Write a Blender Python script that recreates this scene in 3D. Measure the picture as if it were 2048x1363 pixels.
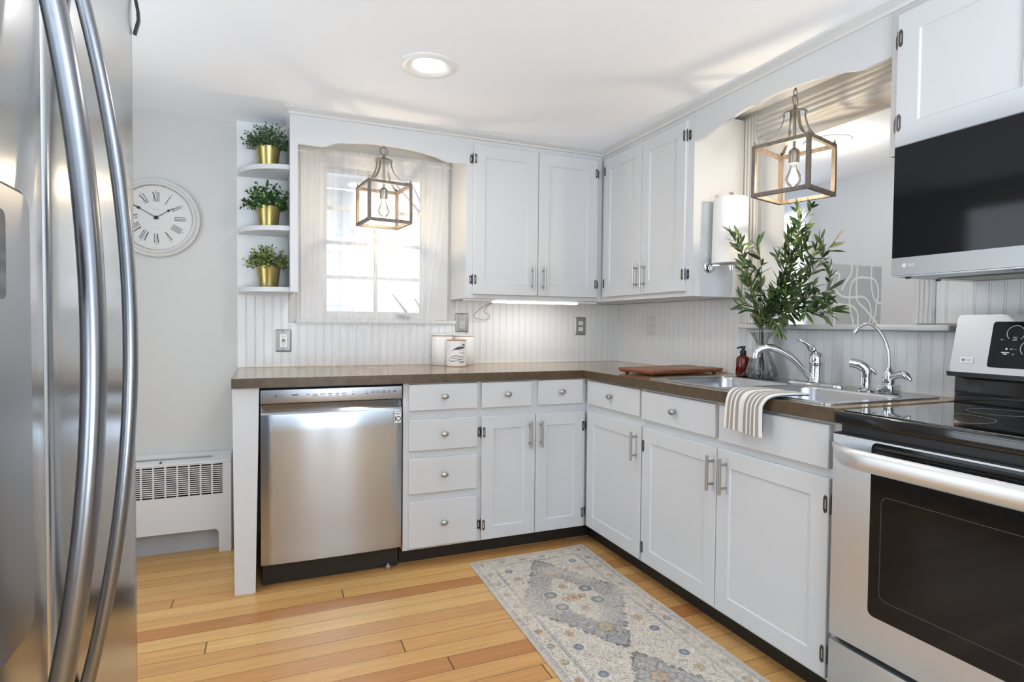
import bpy, bmesh, math, random
import numpy as np
from mathutils import Vector, Matrix

random.seed(7)
SC = bpy.context.scene
COL = SC.collection
for _o in list(bpy.data.objects):
    bpy.data.objects.remove(_o, do_unlink=True)
R = math.radians
PI = math.pi

# ---------------------------------------------------------------- camera
cam_data = bpy.data.cameras.new('camera')
cam = bpy.data.objects.new('camera', cam_data)
COL.objects.link(cam)
cam_data.sensor_width = 36.0
cam_data.lens = 1155.34 / 2048 * 36.0
cam_data.clip_start = 0.02
_yaw, _pit, _rol = R(22.6413), R(-1.5877), R(0.5303)
_f = Vector((math.sin(_yaw) * math.cos(_pit), math.cos(_yaw) * math.cos(_pit), math.sin(_pit)))
_r = Vector((math.cos(_yaw), -math.sin(_yaw), 0))
_u = _r.cross(_f)
_r2 = _r * math.cos(_rol) + _u * math.sin(_rol)
_u2 = -_r * math.sin(_rol) + _u * math.cos(_rol)
cam.matrix_world = Matrix(((_r2.x, _u2.x, -_f.x, -2.1289), (_r2.y, _u2.y, -_f.y, -3.2803),
                           (_r2.z, _u2.z, -_f.z, 1.1463), (0, 0, 0, 1)))
SC.camera = cam

# ---------------------------------------------------------------- world, big lights, exposure
w = bpy.data.worlds.new('overcast_sky')
SC.world = w
w.use_nodes = True
w.node_tree.nodes['Background'].inputs[0].default_value = (0.93, 0.97, 1.0, 1)
w.node_tree.nodes['Background'].inputs[1].default_value = 0.75

SC.view_settings.view_transform = 'Standard'
SC.view_settings.look = 'None'
SC.view_settings.gamma = 1.0
SC.view_settings.use_curve_mapping = False
SC.view_settings.exposure = 1.2
SC.cycles.max_bounces = 10
SC.cycles.diffuse_bounces = 6
SC.cycles.glossy_bounces = 5
SC.cycles.transmission_bounces = 8
SC.cycles.transparent_max_bounces = 24
SC.cycles.caustics_reflective = False
SC.cycles.caustics_refractive = False
SC.cycles.sample_clamp_indirect = 4.0


def area(name, loc, rot, sx, sy, power, color=(1, 1, 1), spread=180):
    l = bpy.data.lights.new(name, 'AREA')
    l.shape = 'RECTANGLE'
    l.size, l.size_y = sx, sy
    l.energy = power
    l.color = color
    l.spread = R(spread)
    o = bpy.data.objects.new(name, l)
    COL.objects.link(o)
    o.location = loc
    o.rotation_euler = rot
    return o


# daylight entering by the glazed garden doors behind the camera, an unseen side window, and the next room's window
DAY = (0.735, 0.865, 1.0)
area('garden_door_daylight', (-1.52, -5.19, 1.10), (R(90), 0, 0), 0.95, 1.94, 6, DAY)
# added upward lamps at the doors and window, put in to brighten the ceiling
area('garden_ceiling_fill', (-1.52, -5.12, 0.75), (R(160), 0, 0), 0.94, 1.0, 66, DAY, 140)
area('window_ceiling_fill', (-1.59, 0.55, 0.78), (R(-142), 0, 0), 1.0, 0.6, 9, DAY)  # added lamp, hidden outside below the sill
area('side_window_fill', (-3.39, -4.0, 1.35), (R(140), 0, R(-90)), 1.18, 1.28, 9, DAY)  # added fill at the unseen window, tilted up to lift the ceiling
area('side_door_daylight', (-3.39, -1.20, 1.12), (R(88), 0, R(-90)), 1.10, 1.80, 5.4, DAY)
area('dining_window_daylight', (2.78, 0.99, 1.52), (R(90), 0, R(90)), 0.44, 1.52, 8, DAY)
area('dining_fill', (1.4, -5.19, 1.3), (R(115), 0, 0), 1.98, 1.98, 20, DAY)  # added fill for the next room; no door is seen there

# ---------------------------------------------------------------- materials
MATS = {}


def mat(name, color=(0.8, 0.8, 0.8), rough=0.5, metal=0.0, coat=0.0, spec=0.5, aniso=0.0, bump=None, var=0.0,
        emit=None, estr=0.0, trans=0.0, ior=1.45, coat_rough=0.05):
    m = bpy.data.materials.new(name)
    m.use_nodes = True
    nt = m.node_tree
    b = nt.nodes['Principled BSDF']
    b.inputs['Base Color'].default_value = (*color, 1)
    b.inputs['Roughness'].default_value = rough
    b.inputs['Metallic'].default_value = metal
    b.inputs['Coat Weight'].default_value = coat
    b.inputs['Coat Roughness'].default_value = coat_rough
    b.inputs['Specular IOR Level'].default_value = spec
    b.inputs['IOR'].default_value = ior
    b.inputs['Transmission Weight'].default_value = trans
    b.inputs['Anisotropic'].default_value = aniso
    if emit:
        b.inputs['Emission Color'].default_value = (*emit, 1)
        b.inputs['Emission Strength'].default_value = estr
    tc = nt.nodes.new('ShaderNodeTexCoord')
    if var:
        n = nt.nodes.new('ShaderNodeTexNoise')
        n.inputs['Scale'].default_value = 3.0
        n.inputs['Detail'].default_value = 4.0
        nt.links.new(tc.outputs['Object'], n.inputs['Vector'])
        mx = nt.nodes.new('ShaderNodeMix')
        mx.data_type = 'RGBA'
        mx.inputs[6].default_value = (*[c * (1 - var) for c in color], 1)
        mx.inputs[7].default_value = (*[min(1, c * (1 + var)) for c in color], 1)
        nt.links.new(n.outputs['Fac'], mx.inputs[0])
        nt.links.new(mx.outputs[2], b.inputs['Base Color'])
    if bump:
        sc, st, stretch = bump
        n2 = nt.nodes.new('ShaderNodeTexNoise')
        n2.inputs['Scale'].default_value = sc
        n2.inputs['Detail'].default_value = 3.0
        mp = nt.nodes.new('ShaderNodeMapping')
        mp.inputs['Scale'].default_value = stretch
        nt.links.new(tc.outputs['Object'], mp.inputs[0])
        nt.links.new(mp.outputs[0], n2.inputs['Vector'])
        bp = nt.nodes.new('ShaderNodeBump')
        bp.inputs['Strength'].default_value = st
        bp.inputs['Distance'].default_value = 0.002
        nt.links.new(n2.outputs['Fac'], bp.inputs['Height'])
        nt.links.new(bp.outputs[0], b.inputs['Normal'])
    MATS[name] = m
    return m


class NG:
    """small node-graph helper"""

    def __init__(s, name):
        s.m = bpy.data.materials.new(name)
        s.m.use_nodes = True
        s.nt = s.m.node_tree
        s.b = s.nt.nodes['Principled BSDF']
        s.out = s.nt.nodes['Material Output']

    def n(s, t, **kw):
        x = s.nt.nodes.new(t)
        for k, v in kw.items():
            setattr(x, k, v)
        return x

    def put(s, v, sock):
        if isinstance(v, (int, float)):
            sock.default_value = v
        elif isinstance(v, tuple):
            sock.default_value = v
        else:
            s.nt.links.new(v, sock)

    def math(s, op, a, b=0.0, c=0.0):
        x = s.n('ShaderNodeMath', operation=op)
        for i, v in enumerate((a, b, c)):
            s.put(v, x.inputs[i])
        return x.outputs[0]

    def mix(s, f, a, b):
        x = s.n('ShaderNodeMix', data_type='RGBA')
        s.put(f, x.inputs[0])
        s.put(a, x.inputs[6])
        s.put(b, x.inputs[7])
        return x.outputs[2]

    def obj(s):
        return s.n('ShaderNodeTexCoord').outputs['Object']

    def noise(s, vec, scale, detail=3.0, stretch=None, rough=0.5):
        if stretch:
            mp = s.n('ShaderNodeMapping')
            mp.inputs['Scale'].default_value = stretch
            s.nt.links.new(vec, mp.inputs[0])
            vec = mp.outputs[0]
        x = s.n('ShaderNodeTexNoise')
        x.inputs['Scale'].default_value = scale
        x.inputs['Detail'].default_value = detail
        x.inputs['Roughness'].default_value = rough
        s.nt.links.new(vec, x.inputs['Vector'])
        return x.outputs['Fac']

    def ramp(s, f, stops):
        x = s.n('ShaderNodeValToRGB')
        e = x.color_ramp.elements
        while len(e) < len(stops):
            e.new(0.5)
        for el, (p, c) in zip(e, stops):
            el.position = p
            el.color = (*c, 1)
        s.nt.links.new(f, x.inputs[0])
        return x.outputs[0]


M_cab = mat('cabinet_paint', (0.63, 0.64, 0.65), 0.38, bump=(60, 0.04, (1, 1, 1)), var=0.012)
M_wall = mat('wall_paint', (0.575, 0.57, 0.55), 0.65, bump=(90, 0.05, (1, 1, 1)), var=0.012)
M_ceil = mat('ceiling_paint', (0.905, 0.935, 0.975), 0.8, bump=(80, 0.04, (1, 1, 1)))
M_trim = mat('trim_paint', (0.66, 0.66, 0.65), 0.42, var=0.01)
M_bead = mat('beadboard_paint', (0.78, 0.79, 0.79), 0.42, var=0.01)
M_dining = mat('dining_wall_paint', (0.66, 0.69, 0.73), 0.7, var=0.01)
M_steel = mat('brushed_steel', (0.47, 0.51, 0.56), 0.19, 1.0, aniso=0.8, bump=(8, 0.015, (1, 1, 60)))
MATS['brushed_steel'].node_tree.nodes['Principled BSDF'].inputs['Anisotropic Rotation'].default_value = 0.25
M_steelv = mat('fridge_steel', (0.52, 0.535, 0.55), 0.2, 1.0, aniso=0.4, bump=(5, 0.02, (1, 1, 40)))
M_steel_range = mat('satin_steel', (0.50, 0.515, 0.53), 0.36, 1.0, aniso=0.3, bump=(10, 0.03, (1, 40, 40)))
M_oven = mat('oven_door_steel', (0.66, 0.685, 0.71), 0.38, 1.0, aniso=0.3, bump=(10, 0.03, (1, 40, 40)))
M_mwsteel = mat('microwave_steel', (0.38, 0.385, 0.39), 0.36, 1.0, aniso=0.3, bump=(10, 0.03, (1, 40, 40)))
M_sink = mat('sink_steel', (0.52, 0.535, 0.56), 0.27, 1.0, aniso=0.2)
M_chrome = mat('chrome', (0.66, 0.68, 0.70), 0.05, 1.0)
M_nickel = mat('satin_nickel', (0.46, 0.445, 0.425), 0.30, 1.0)
M_brushed = mat('aged_nickel', (0.37, 0.34, 0.295), 0.33, 1.0, bump=(40, 0.05, (1, 1, 8)))
M_hinge = mat('worn_hinge_metal', (0.13, 0.12, 0.115), 0.3, 1.0, var=0.5)
M_black = mat('black_plastic', (0.012, 0.012, 0.012), 0.4)
M_blackg = mat('black_glass', (0.006, 0.007, 0.008), 0.06, spec=0.35)
M_blacke = mat('black_enamel', (0.012, 0.012, 0.013), 0.10, coat=0.5)
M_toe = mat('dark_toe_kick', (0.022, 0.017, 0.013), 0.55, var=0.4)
M_white_pl = mat('white_plastic', (0.82, 0.82, 0.80), 0.35)
M_grey_pl = mat('grey_plastic', (0.33, 0.34, 0.36), 0.35)
M_plate = mat('steel_wall_plate', (0.33, 0.32, 0.30), 0.42, 1.0, bump=(30, 0.04, (1, 1, 20)))
M_red = mat('red_plastic', (0.6, 0.04, 0.03), 0.4)
M_gold = mat('gold_pot_metal', (0.44, 0.36, 0.135), 0.32, 1.0, bump=(12, 0.04, (1, 1, 12)))
M_soil = mat('potting_moss', (0.05, 0.045, 0.02), 0.9, var=0.4)
M_ink = mat('black_ink', (0.02, 0.02, 0.022), 0.5)
M_greyink = mat('grey_ink', (0.28, 0.28, 0.28), 0.6)
M_darkink = mat('label_ink', (0.08, 0.085, 0.10), 0.5)
M_whiteink = mat('white_ink', (0.80, 0.80, 0.80), 0.5)
M_ceram = mat('white_ceramic', (0.84, 0.83, 0.81), 0.25)
M_lidwood = mat('lid_wood', (0.42, 0.25, 0.15), 0.5, var=0.2)
M_bark = mat('birch_print', (0.10, 0.09, 0.085), 0.6, var=0.3)
M_paper = mat('paper_towel_paper', (0.86, 0.86, 0.85), 0.85, bump=(140, 0.25, (1, 1, 1)))
M_lens = mat('lit_lens', (0.9, 0.9, 0.9), 0.4, emit=(1, 0.98, 0.95), estr=2.5)
M_strip = mat('lit_strip', (0.9, 0.9, 0.9), 0.4, emit=(1, 0.985, 0.96), estr=2.0)
M_fil = mat('lit_filament', (1, 0.8, 0.5), 0.4, emit=(1, 0.80, 0.52), estr=60.0)
M_leaf_stem = mat('plant_stem', (0.16, 0.17, 0.09), 0.6, var=0.3)
M_siding = mat('white_siding', (0.78, 0.79, 0.80), 0.7)
M_snow = mat('snow', (0.85, 0.87, 0.9), 0.9, var=0.03)
M_barkt = mat('tree_bark', (0.30, 0.28, 0.26), 0.9, var=0.2)
M_roof = mat('roof_shingle', (0.45, 0.45, 0.47), 0.9, var=0.2)
M_art = mat('grey_canvas', (0.44, 0.46, 0.47), 0.8, bump=(300, 0.1, (1, 1, 1)), var=0.06)
M_artl = mat('white_canvas_paint', (0.76, 0.77, 0.77), 0.7)
M_oak = mat('console_wood', (0.35, 0.22, 0.12), 0.5, var=0.2)
M_amber = mat('amber_bottle', (0.125, 0.006, 0.003), 0.06, coat=0.4, spec=0.6)
M_dirty = mat('dirty_baseboard', (0.42, 0.43, 0.45), 0.7, var=0.3)


def thin_glass(name, tint=(1, 1, 1), gloss=0.12, rough=0.02):
    g = NG(name)
    tr = g.n('ShaderNodeBsdfTransparent')
    tr.inputs[0].default_value = (*tint, 1)
    gl = g.n('ShaderNodeBsdfGlossy')
    gl.inputs['Roughness'].default_value = rough
    fr = g.n('ShaderNodeFresnel')
    fr.inputs[0].default_value = 1.45
    fac = g.math('MULTIPLY_ADD', fr.outputs[0], 0.8, gloss * 0.2)
    ms = g.n('ShaderNodeMixShader')
    g.nt.links.new(fac, ms.inputs[0])
    g.nt.links.new(tr.outputs[0], ms.inputs[1])
    g.nt.links.new(gl.outputs[0], ms.inputs[2])
    g.nt.links.new(ms.outputs[0], g.out.inputs[0])
    return g.m


M_pane = thin_glass('window_glass', (0.97, 0.98, 0.98))
M_bulb = thin_glass('bulb_glass', (0.99, 0.97, 0.93), 0.2)
M_vase = thin_glass('cut_glass', (0.86, 0.87, 0.88), 0.5, 0.03)


def make_floor_mat():
    g = NG('honey_plank_floor')
    sep = g.n('ShaderNodeSeparateXYZ')
    o = g.obj()
    g.nt.links.new(o, sep.inputs[0])
    x, y = sep.outputs[0], sep.outputs[1]
    bw = 0.0815
    row = g.math('FLOOR', g.math('DIVIDE', y, bw))
    wn = g.n('ShaderNodeTexWhiteNoise', noise_dimensions='1D')
    g.nt.links.new(row, wn.inputs['W'])
    rr = wn.outputs['Value']
    xo = g.math('ADD', g.math('MULTIPLY', rr, 7.3), x)
    plank = g.math('FLOOR', g.math('DIVIDE', xo, 4.1))
    wn2 = g.n('ShaderNodeTexWhiteNoise', noise_dimensions='2D')
    cmb = g.n('ShaderNodeCombineXYZ')
    g.nt.links.new(row, cmb.inputs[0])
    g.nt.links.new(plank, cmb.inputs[1])
    g.nt.links.new(cmb.outputs[0], wn2.inputs['Vector'])
    base = g.ramp(wn2.outputs['Value'], [(0.0, (0.44, 0.180, 0.055)), (0.2, (0.58, 0.295, 0.095)), (0.5, (0.67, 0.385, 0.135)),
                                         (0.8, (0.71, 0.43, 0.160)), (1.0, (0.50, 0.230, 0.075))])
    # grain: stretched noise, shifted per row
    cm2 = g.n('ShaderNodeCombineXYZ')
    g.nt.links.new(xo, cm2.inputs[0])
    g.nt.links.new(y, cm2.inputs[1])
    g.nt.links.new(wn2.outputs['Value'], cm2.inputs[2])
    gr = g.noise(cm2.outputs[0], 6.0, 6.0, (0.5, 14.0, 5.0), 0.6)
    gm = g.n('ShaderNodeMapRange')
    gm.inputs[1].default_value, gm.inputs[2].default_value = 0.35, 0.75
    gm.inputs[3].default_value, gm.inputs[4].default_value = 1.12, 0.82
    g.nt.links.new(gr, gm.inputs[0])
    v = g.n('ShaderNodeVectorMath', operation='SCALE')
    g.nt.links.new(base, v.inputs[0])
    g.nt.links.new(gm.outputs[0], v.inputs['Scale'])
    # big soft tone drift
    dr = g.noise(o, 0.9, 2.0)
    c2 = g.mix(g.math('MULTIPLY', dr, 0.25), v.outputs[0], (0.42, 0.22, 0.10, 1))
    # gaps between boards and at butt joints
    fy = g.math('FRACT', g.math('DIVIDE', y, bw))
    ey = g.math('MINIMUM', fy, g.math('SUBTRACT', 1.0, fy))
    fx = g.math('FRACT', g.math('DIVIDE', xo, 4.1))
    ex = g.math('MINIMUM', fx, g.math('SUBTRACT', 1.0, fx))
    gap = g.math('MAXIMUM', g.math('LESS_THAN', ey, 0.016), g.math('LESS_THAN', ex, 0.0007))
    # small dark knots
    vor = g.n('ShaderNodeTexVoronoi')
    vor.inputs['Scale'].default_value = 4.5
    mp = g.n('ShaderNodeMapping')
    mp.inputs['Scale'].default_value = (1.0, 2.2, 1.0)
    g.nt.links.new(o, mp.inputs[0])
    g.nt.links.new(mp.outputs[0], vor.inputs['Vector'])
    knot = g.math('LESS_THAN', vor.outputs['Distance'], 0.028)
    dark = g.math('MAXIMUM', g.math('MULTIPLY', gap, 0.75), g.math('MULTIPLY', knot, 0.55))
    col = g.mix(dark, c2, (0.07, 0.03, 0.012, 1))
    g.nt.links.new(col, g.b.inputs['Base Color'])
    rn = g.noise(o, 5.0, 3.0, (0.6, 6, 1))
    g.nt.links.new(g.math('MULTIPLY_ADD', rn, 0.16, 0.24), g.b.inputs['Roughness'])
    g.b.inputs['Specular IOR Level'].default_value = 0.36
    bp = g.n('ShaderNodeBump')
    bp.inputs['Strength'].default_value = 0.35
    bp.inputs['Distance'].default_value = 0.0015
    g.nt.links.new(g.math('SUBTRACT', 1.0, gap), bp.inputs['Height'])
    g.nt.links.new(bp.outputs[0], g.b.inputs['Normal'])
    return g.m


M_floor = make_floor_mat()


def make_counter_mat(name, k, rough):
    g = NG(name)
    o = g.obj()
    n1 = g.noise(o, 26.0, 6.0, None, 0.65)
    n2 = g.noise(o, 7.0, 3.0)
    a = g.ramp(n1, [(0.30, (0.078 * k, 0.047 * k, 0.020 * k)), (0.5, (0.140 * k, 0.093 * k, 0.044 * k)), (0.7, (0.210 * k, 0.148 * k, 0.077 * k))])
    c = g.mix(g.math('MULTIPLY', n2, 0.5), a, (0.150 * k, 0.085 * k, 0.037 * k, 1))
    g.nt.links.new(c, g.b.inputs['Base Color'])
    g.b.inputs['Roughness'].default_value = rough
    g.b.inputs['Specular IOR Level'].default_value = 0.55
    return g.m


M_counter = make_counter_mat('mottled_tan_laminate', 1.9, 0.11)
M_counter_edge = make_counter_mat('mottled_brown_laminate_edge', 0.58, 0.35)


def make_wood(name, c0, c1, scale=(1, 12, 12), rough=0.5, freq=9.0):
    g = NG(name)
    o = g.obj()
    n1 = g.noise(o, freq, 6.0, scale, 0.6)
    c = g.ramp(n1, [(0.32, c0), (0.68, c1)])
    g.nt.links.new(c, g.b.inputs['Base Color'])
    g.b.inputs['Roughness'].default_value = rough
    return g.m


M_board = make_wood('cutting_board_wood', (0.200, 0.064, 0.027), (0.335, 0.128, 0.062), (3, 40, 40), 0.4, 3.0)
M_cage = make_wood('weathered_wood', (0.10, 0.083, 0.068), (0.205, 0.170, 0.138), (6, 6, 1.5), 0.6, 12.0)


def make_sheer():
    g = NG('sheer_white_voile')
    tc = g.n('ShaderNodeTexCoord')
    uv = tc.outputs['UV']
    n1 = g.noise(uv, 1.0, 2.0, (24.0, 0.35, 1.0), 0.4)
    n2 = g.noise(uv, 1.0, 2.0, (7.0, 1.2, 1.0))
    f = g.math('ADD', g.math('MULTIPLY', n1, 0.75), g.math('MULTIPLY', n2, 0.45))
    mr = g.n('ShaderNodeMapRange')
    mr.inputs[1].default_value, mr.inputs[2].default_value = 0.40, 0.80
    mr.inputs[3].default_value, mr.inputs[4].default_value = 0.24, 0.38
    g.nt.links.new(f, mr.inputs[0])
    tr = g.n('ShaderNodeBsdfTransparent')
    df = g.n('ShaderNodeBsdfDiffuse')
    df.inputs[0].default_value = (0.95, 0.96, 1.0, 1)
    tl = g.n('ShaderNodeBsdfTranslucent')
    tl.inputs[0].default_value = (0.92, 0.92, 0.95, 1)
    m1 = g.n('ShaderNodeMixShader')
    m1.inputs[0].default_value = 0.40
    g.nt.links.new(df.outputs[0], m1.inputs[1])
    g.nt.links.new(tl.outputs[0], m1.inputs[2])
    m2 = g.n('ShaderNodeMixShader')
    g.nt.links.new(mr.outputs[0], m2.inputs[0])
    g.nt.links.new(tr.outputs[0], m2.inputs[1])
    g.nt.links.new(m1.outputs[0], m2.inputs[2])
    g.nt.links.new(m2.outputs[0], g.out.inputs[0])
    return g.m


M_sheer = make_sheer()


def make_attr_mat(name, rough=0.5, spec=0.4, noise=0.0, sub=0.0):
    g = NG(name)
    a = g.n('ShaderNodeAttribute')
    a.attribute_name = 'Col'
    c = a.outputs['Color']
    if noise:
        n1 = g.noise(g.obj(), 700.0, 2.0)
        v = g.n('ShaderNodeVectorMath', operation='SCALE')
        g.nt.links.new(c, v.inputs[0])
        g.nt.links.new(g.math('MULTIPLY_ADD', n1, noise, 1.0 - noise * 0.5), v.inputs['Scale'])
        c = v.outputs[0]
    g.nt.links.new(c, g.b.inputs['Base Color'])
    g.b.inputs['Roughness'].default_value = rough
    g.b.inputs['Specular IOR Level'].default_value = spec
    return g.m


M_leaf = make_attr_mat('leaf', 0.42, 0.4)
M_rug = make_attr_mat('woven_rug_pile', 0.95, 0.1, 0.25)


def make_towel_mat():
    g = NG('striped_towel_cotton')
    tc = g.n('ShaderNodeTexCoord')
    sep = g.n('ShaderNodeSeparateXYZ')
    g.nt.links.new(tc.outputs['UV'], sep.inputs[0])
    u = sep.outputs[0]
    st = g.ramp(u, [(0.0, (0.7, 0.68, 0.65)), (1.0, (0.7, 0.68, 0.65))])
    rmp = st.node.color_ramp
    rmp.interpolation = 'CONSTANT'
    wh, gy = (0.74, 0.72, 0.69, 1), (0.335, 0.295, 0.255, 1)
    seq = [(0, wh), (0.06, gy), (0.13, wh), (0.17, gy), (0.25, wh), (0.29, gy), (0.37, wh), (0.53, gy), (0.61, wh), (0.65, gy), (0.72, wh),
           (0.76, gy), (0.83, wh), (0.87, gy), (0.94, wh)]
    el = rmp.elements
    while len(el) > 1:
        el.remove(el[-1])
    el[0].position, el[0].color = seq[0]
    for p, c in seq[1:]:
        e = el.new(p)
        e.color = c
    n1 = g.noise(tc.outputs['UV'], 160.0, 2.0)
    v = g.n('ShaderNodeVectorMath', operation='SCALE')
    g.nt.links.new(st, v.inputs[0])
    g.nt.links.new(g.math('MULTIPLY_ADD', n1, 0.5, 0.78), v.inputs['Scale'])
    g.nt.links.new(v.outputs[0], g.b.inputs['Base Color'])
    g.b.inputs['Roughness'].default_value = 0.95
    g.b.inputs['Specular IOR Level'].default_value = 0.1
    return g.m


M_towel = make_towel_mat()
M_blue = mat('blue_towel_lining', (0.10, 0.14, 0.20), 0.95, bump=(200, 0.3, (1, 1, 1)))

# ---------------------------------------------------------------- mesh helpers
WL = {}


class MB:
    def __init__(s):
        s.bm = bmesh.new()

    def box(s, x0, x1, y0, y1, z0, z1, bev=0.0, seg=2):
        bm = s.bm
        x0, x1 = min(x0, x1), max(x0, x1)
        y0, y1 = min(y0, y1), max(y0, y1)
        z0, z1 = min(z0, z1), max(z0, z1)
        v = [bm.verts.new(p) for p in ((x0, y0, z0), (x1, y0, z0), (x1, y1, z0), (x0, y1, z0),
                                       (x0, y0, z1), (x1, y0, z1), (x1, y1, z1), (x0, y1, z1))]
        fs = [bm.faces.new([v[i] for i in q]) for q in ((0, 3, 2, 1), (4, 5, 6, 7), (0, 1, 5, 4), (1, 2, 6, 5), (2, 3, 7, 6), (3, 0, 4, 7))]
        if bev > 0:
            es = list({e for f in fs for e in f.edges})
            bmesh.ops.bevel(bm, geom=es, offset=bev, segments=seg, affect='EDGES', profile=0.5)
        return s

    def quadbox(s, pts, bev=0.0, seg=2):
        """8 points: bottom loop 4, top loop 4"""
        bm = s.bm
        v = [bm.verts.new(p) for p in pts]
        fs = [bm.faces.new([v[i] for i in q]) for q in ((0, 3, 2, 1), (4, 5, 6, 7), (0, 1, 5, 4), (1, 2, 6, 5), (2, 3, 7, 6), (3, 0, 4, 7))]
        if bev > 0:
            es = list({e for f in fs for e in f.edges})
            bmesh.ops.bevel(bm, geom=es, offset=bev, segments=seg, affect='EDGES', profile=0.5)
        return s

    def loft(s, rings, closed=True, cap0=True, cap1=True, loop=False):
        bm = s.bm
        vr = [[bm.verts.new(p) for p in ring] for ring in rings]
        n = len(vr[0])
        m = len(vr)
        for i in range(m if loop else m - 1):
            a, b = vr[i], vr[(i + 1) % m]
            for j in range(n if closed else n - 1):
                k = (j + 1) % n
                bm.faces.new((a[j], a[k], b[k], b[j]))
        if closed and not loop:
            if cap0:
                bm.faces.new(vr[0][::-1])
            if cap1:
                bm.faces.new(vr[-1])
        return s

    def tube(s, pts, r, n=12, closed=False, squash=None, up=None):
        """sweep; r float or list; squash=(a,b) gives an elliptic section, up fixes its a-axis"""
        P = [Vector(p) for p in pts]
        m = len(P)
        rings = []
        prev = None
        for i in range(m):
            if closed:
                t = (P[(i + 1) % m] - P[i - 1]).normalized()
            else:
                t = (P[min(i + 1, m - 1)] - P[max(i - 1, 0)]).normalized()
            if up is not None:
                a = Vector(up) - t * Vector(up).dot(t)
            elif prev is None:
                h = Vector((0, 0, 1)) if abs(t.z) < 0.9 else Vector((1, 0, 0))
                a = h - t * h.dot(t)
            else:
                a = prev - t * prev.dot(t)
            a.normalize()
            prev = a
            b = t.cross(a)
            ri = r[i] if isinstance(r, (list, tuple)) else r
            sa, sb = squash if squash else (1, 1)
            rings.append([P[i] + a * (math.cos(2 * PI * k / n) * ri * sa) + b * (math.sin(2 * PI * k / n) * ri * sb) for k in range(n)])
        return s.loft(rings, loop=closed)

    def bar(s, pts, wa, wb, up):
        """rectangular section sweep, half sizes wa along up, wb across"""
        P = [Vector(p) for p in pts]
        m = len(P)
        rings = []
        for i in range(m):
            t = (P[min(i + 1, m - 1)] - P[max(i - 1, 0)]).normalized()
            a = Vector(up) - t * Vector(up).dot(t)
            a.normalize()
            b = t.cross(a)
            rings.append([P[i] + a * wa * sx + b * wb * sy for sx, sy in ((1, 1), (-1, 1), (-1, -1), (1, -1))])
        return s.loft(rings)

    def cyl(s, p0, p1, r0, r1=None, n=24):
        return s.tube([p0, p1], [r0, r0 if r1 is None else r1], n)

    def lathe(s, prof, c=(0, 0, 0), n=32, axis='z', flute=None, cap0=True, cap1=True):
        rings = []
        for (r, h) in prof:
            ring = []
            for k in range(n):
                a = 2 * PI * k / n
                rr = max(r, 1e-5)
                if flute:
                    rr *= 1 + flute[0] * math.cos(flute[1] * a)
                x, y, z = rr * math.cos(a), rr * math.sin(a), h
                if axis == 'y':
                    x, y, z = x, h, y
                elif axis == '-y':
                    x, y, z = x, -h, y
                elif axis == '-x':
                    x, y, z = -h, x, y
                ring.append((c[0] + x, c[1] + y, c[2] + z))
            rings.append(ring)
        return s.loft(rings, cap0=cap0, cap1=cap1)

    def sphere(s, c, rx, ry, rz, nu=20, nv=12):
        rings = []
        for i in range(nv + 1):
            t = -PI / 2 + PI * i / nv
            q = max(math.cos(t), 1e-3)
            rings.append([(c[0] + rx * q * math.cos(2 * PI * k / nu), c[1] + ry * q * math.sin(2 * PI * k / nu), c[2] + rz * math.sin(t)) for k in range(nu)])
        return s.loft(rings)

    def prism(s, outer, fn, d0, d1, holes=()):
        """2-D polygon (with holes) extruded between depths d0..d1; fn(u,v,d)->xyz"""
        bm = s.bm
        loops = [outer] + list(holes)
        front, back = [], []
        for lp in loops:
            front.append([bm.verts.new(fn(u, v, d1)) for u, v in lp])
            back.append([bm.verts.new(fn(u, v, d0)) for u, v in lp])
        for vs in (front, back):
            es = []
            for lp in vs:
                for i in range(len(lp)):
                    es.append(bm.edges.new((lp[i], lp[(i + 1) % len(lp)])))
            if len(loops) == 1 and len(outer) == 4:
                bm.faces.new(vs[0])
            else:
                bmesh.ops.triangle_fill(bm, use_beauty=True, use_dissolve=False, edges=es)
        for a, b in zip(front, back):
            for i in range(len(a)):
                j = (i + 1) % len(a)
                bm.faces.new((a[i], a[j], b[j], b[i]))
        return s

    def build(s, name, m, parent=None, smooth=32, loc=None, recalc=True, uvfn=None):
        bm = s.bm
        if recalc:
            bmesh.ops.recalc_face_normals(bm, faces=bm.faces[:])
        off = WL.get(parent.name, Vector((0, 0, 0))) if parent is not None else Vector(loc or (0, 0, 0))
        if off.length:
            bmesh.ops.translate(bm, verts=bm.verts[:], vec=-off)
        me = bpy.data.meshes.new(name)
        bm.to_mesh(me)
        bm.free()
        return link(name, me, m, parent, smooth, off)


def link(name, me, m, parent=None, smooth=32, off=Vector((0, 0, 0))):
    if m is not None:
        me.materials.append(m)
    if smooth:
        me.polygons.foreach_set('use_smooth', [True] * len(me.polygons))
        me.set_sharp_from_angle(angle=R(smooth))
    o = bpy.data.objects.new(name, me)
    COL.objects.link(o)
    if parent is not None:
        o.parent = parent
    else:
        o.location = off
    WL[o.name] = off
    return o


def tag(o, label=None, cat=None, group=None, kind=None):
    if label:
        o['label'] = label
    if cat:
        o['category'] = cat
    if group:
        o['group'] = group
    if kind:
        o['kind'] = kind
    return o


def thing(name, label, cat, loc=(0, 0, 0), group=None, local=False, rz=0.0):
    o = bpy.data.objects.new(name, None)
    o.empty_display_size = 0.05
    COL.objects.link(o)
    o.location = loc
    o.rotation_euler = (0, 0, rz)
    WL[o.name] = Vector((0, 0, 0)) if local else Vector(loc)
    return tag(o, label, cat, group)


def struct(name, mb, m, smooth=32, parent=None):
    o = mb.build(name, m, parent, smooth)
    if parent is None:
        o['kind'] = 'structure'
    return o


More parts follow.
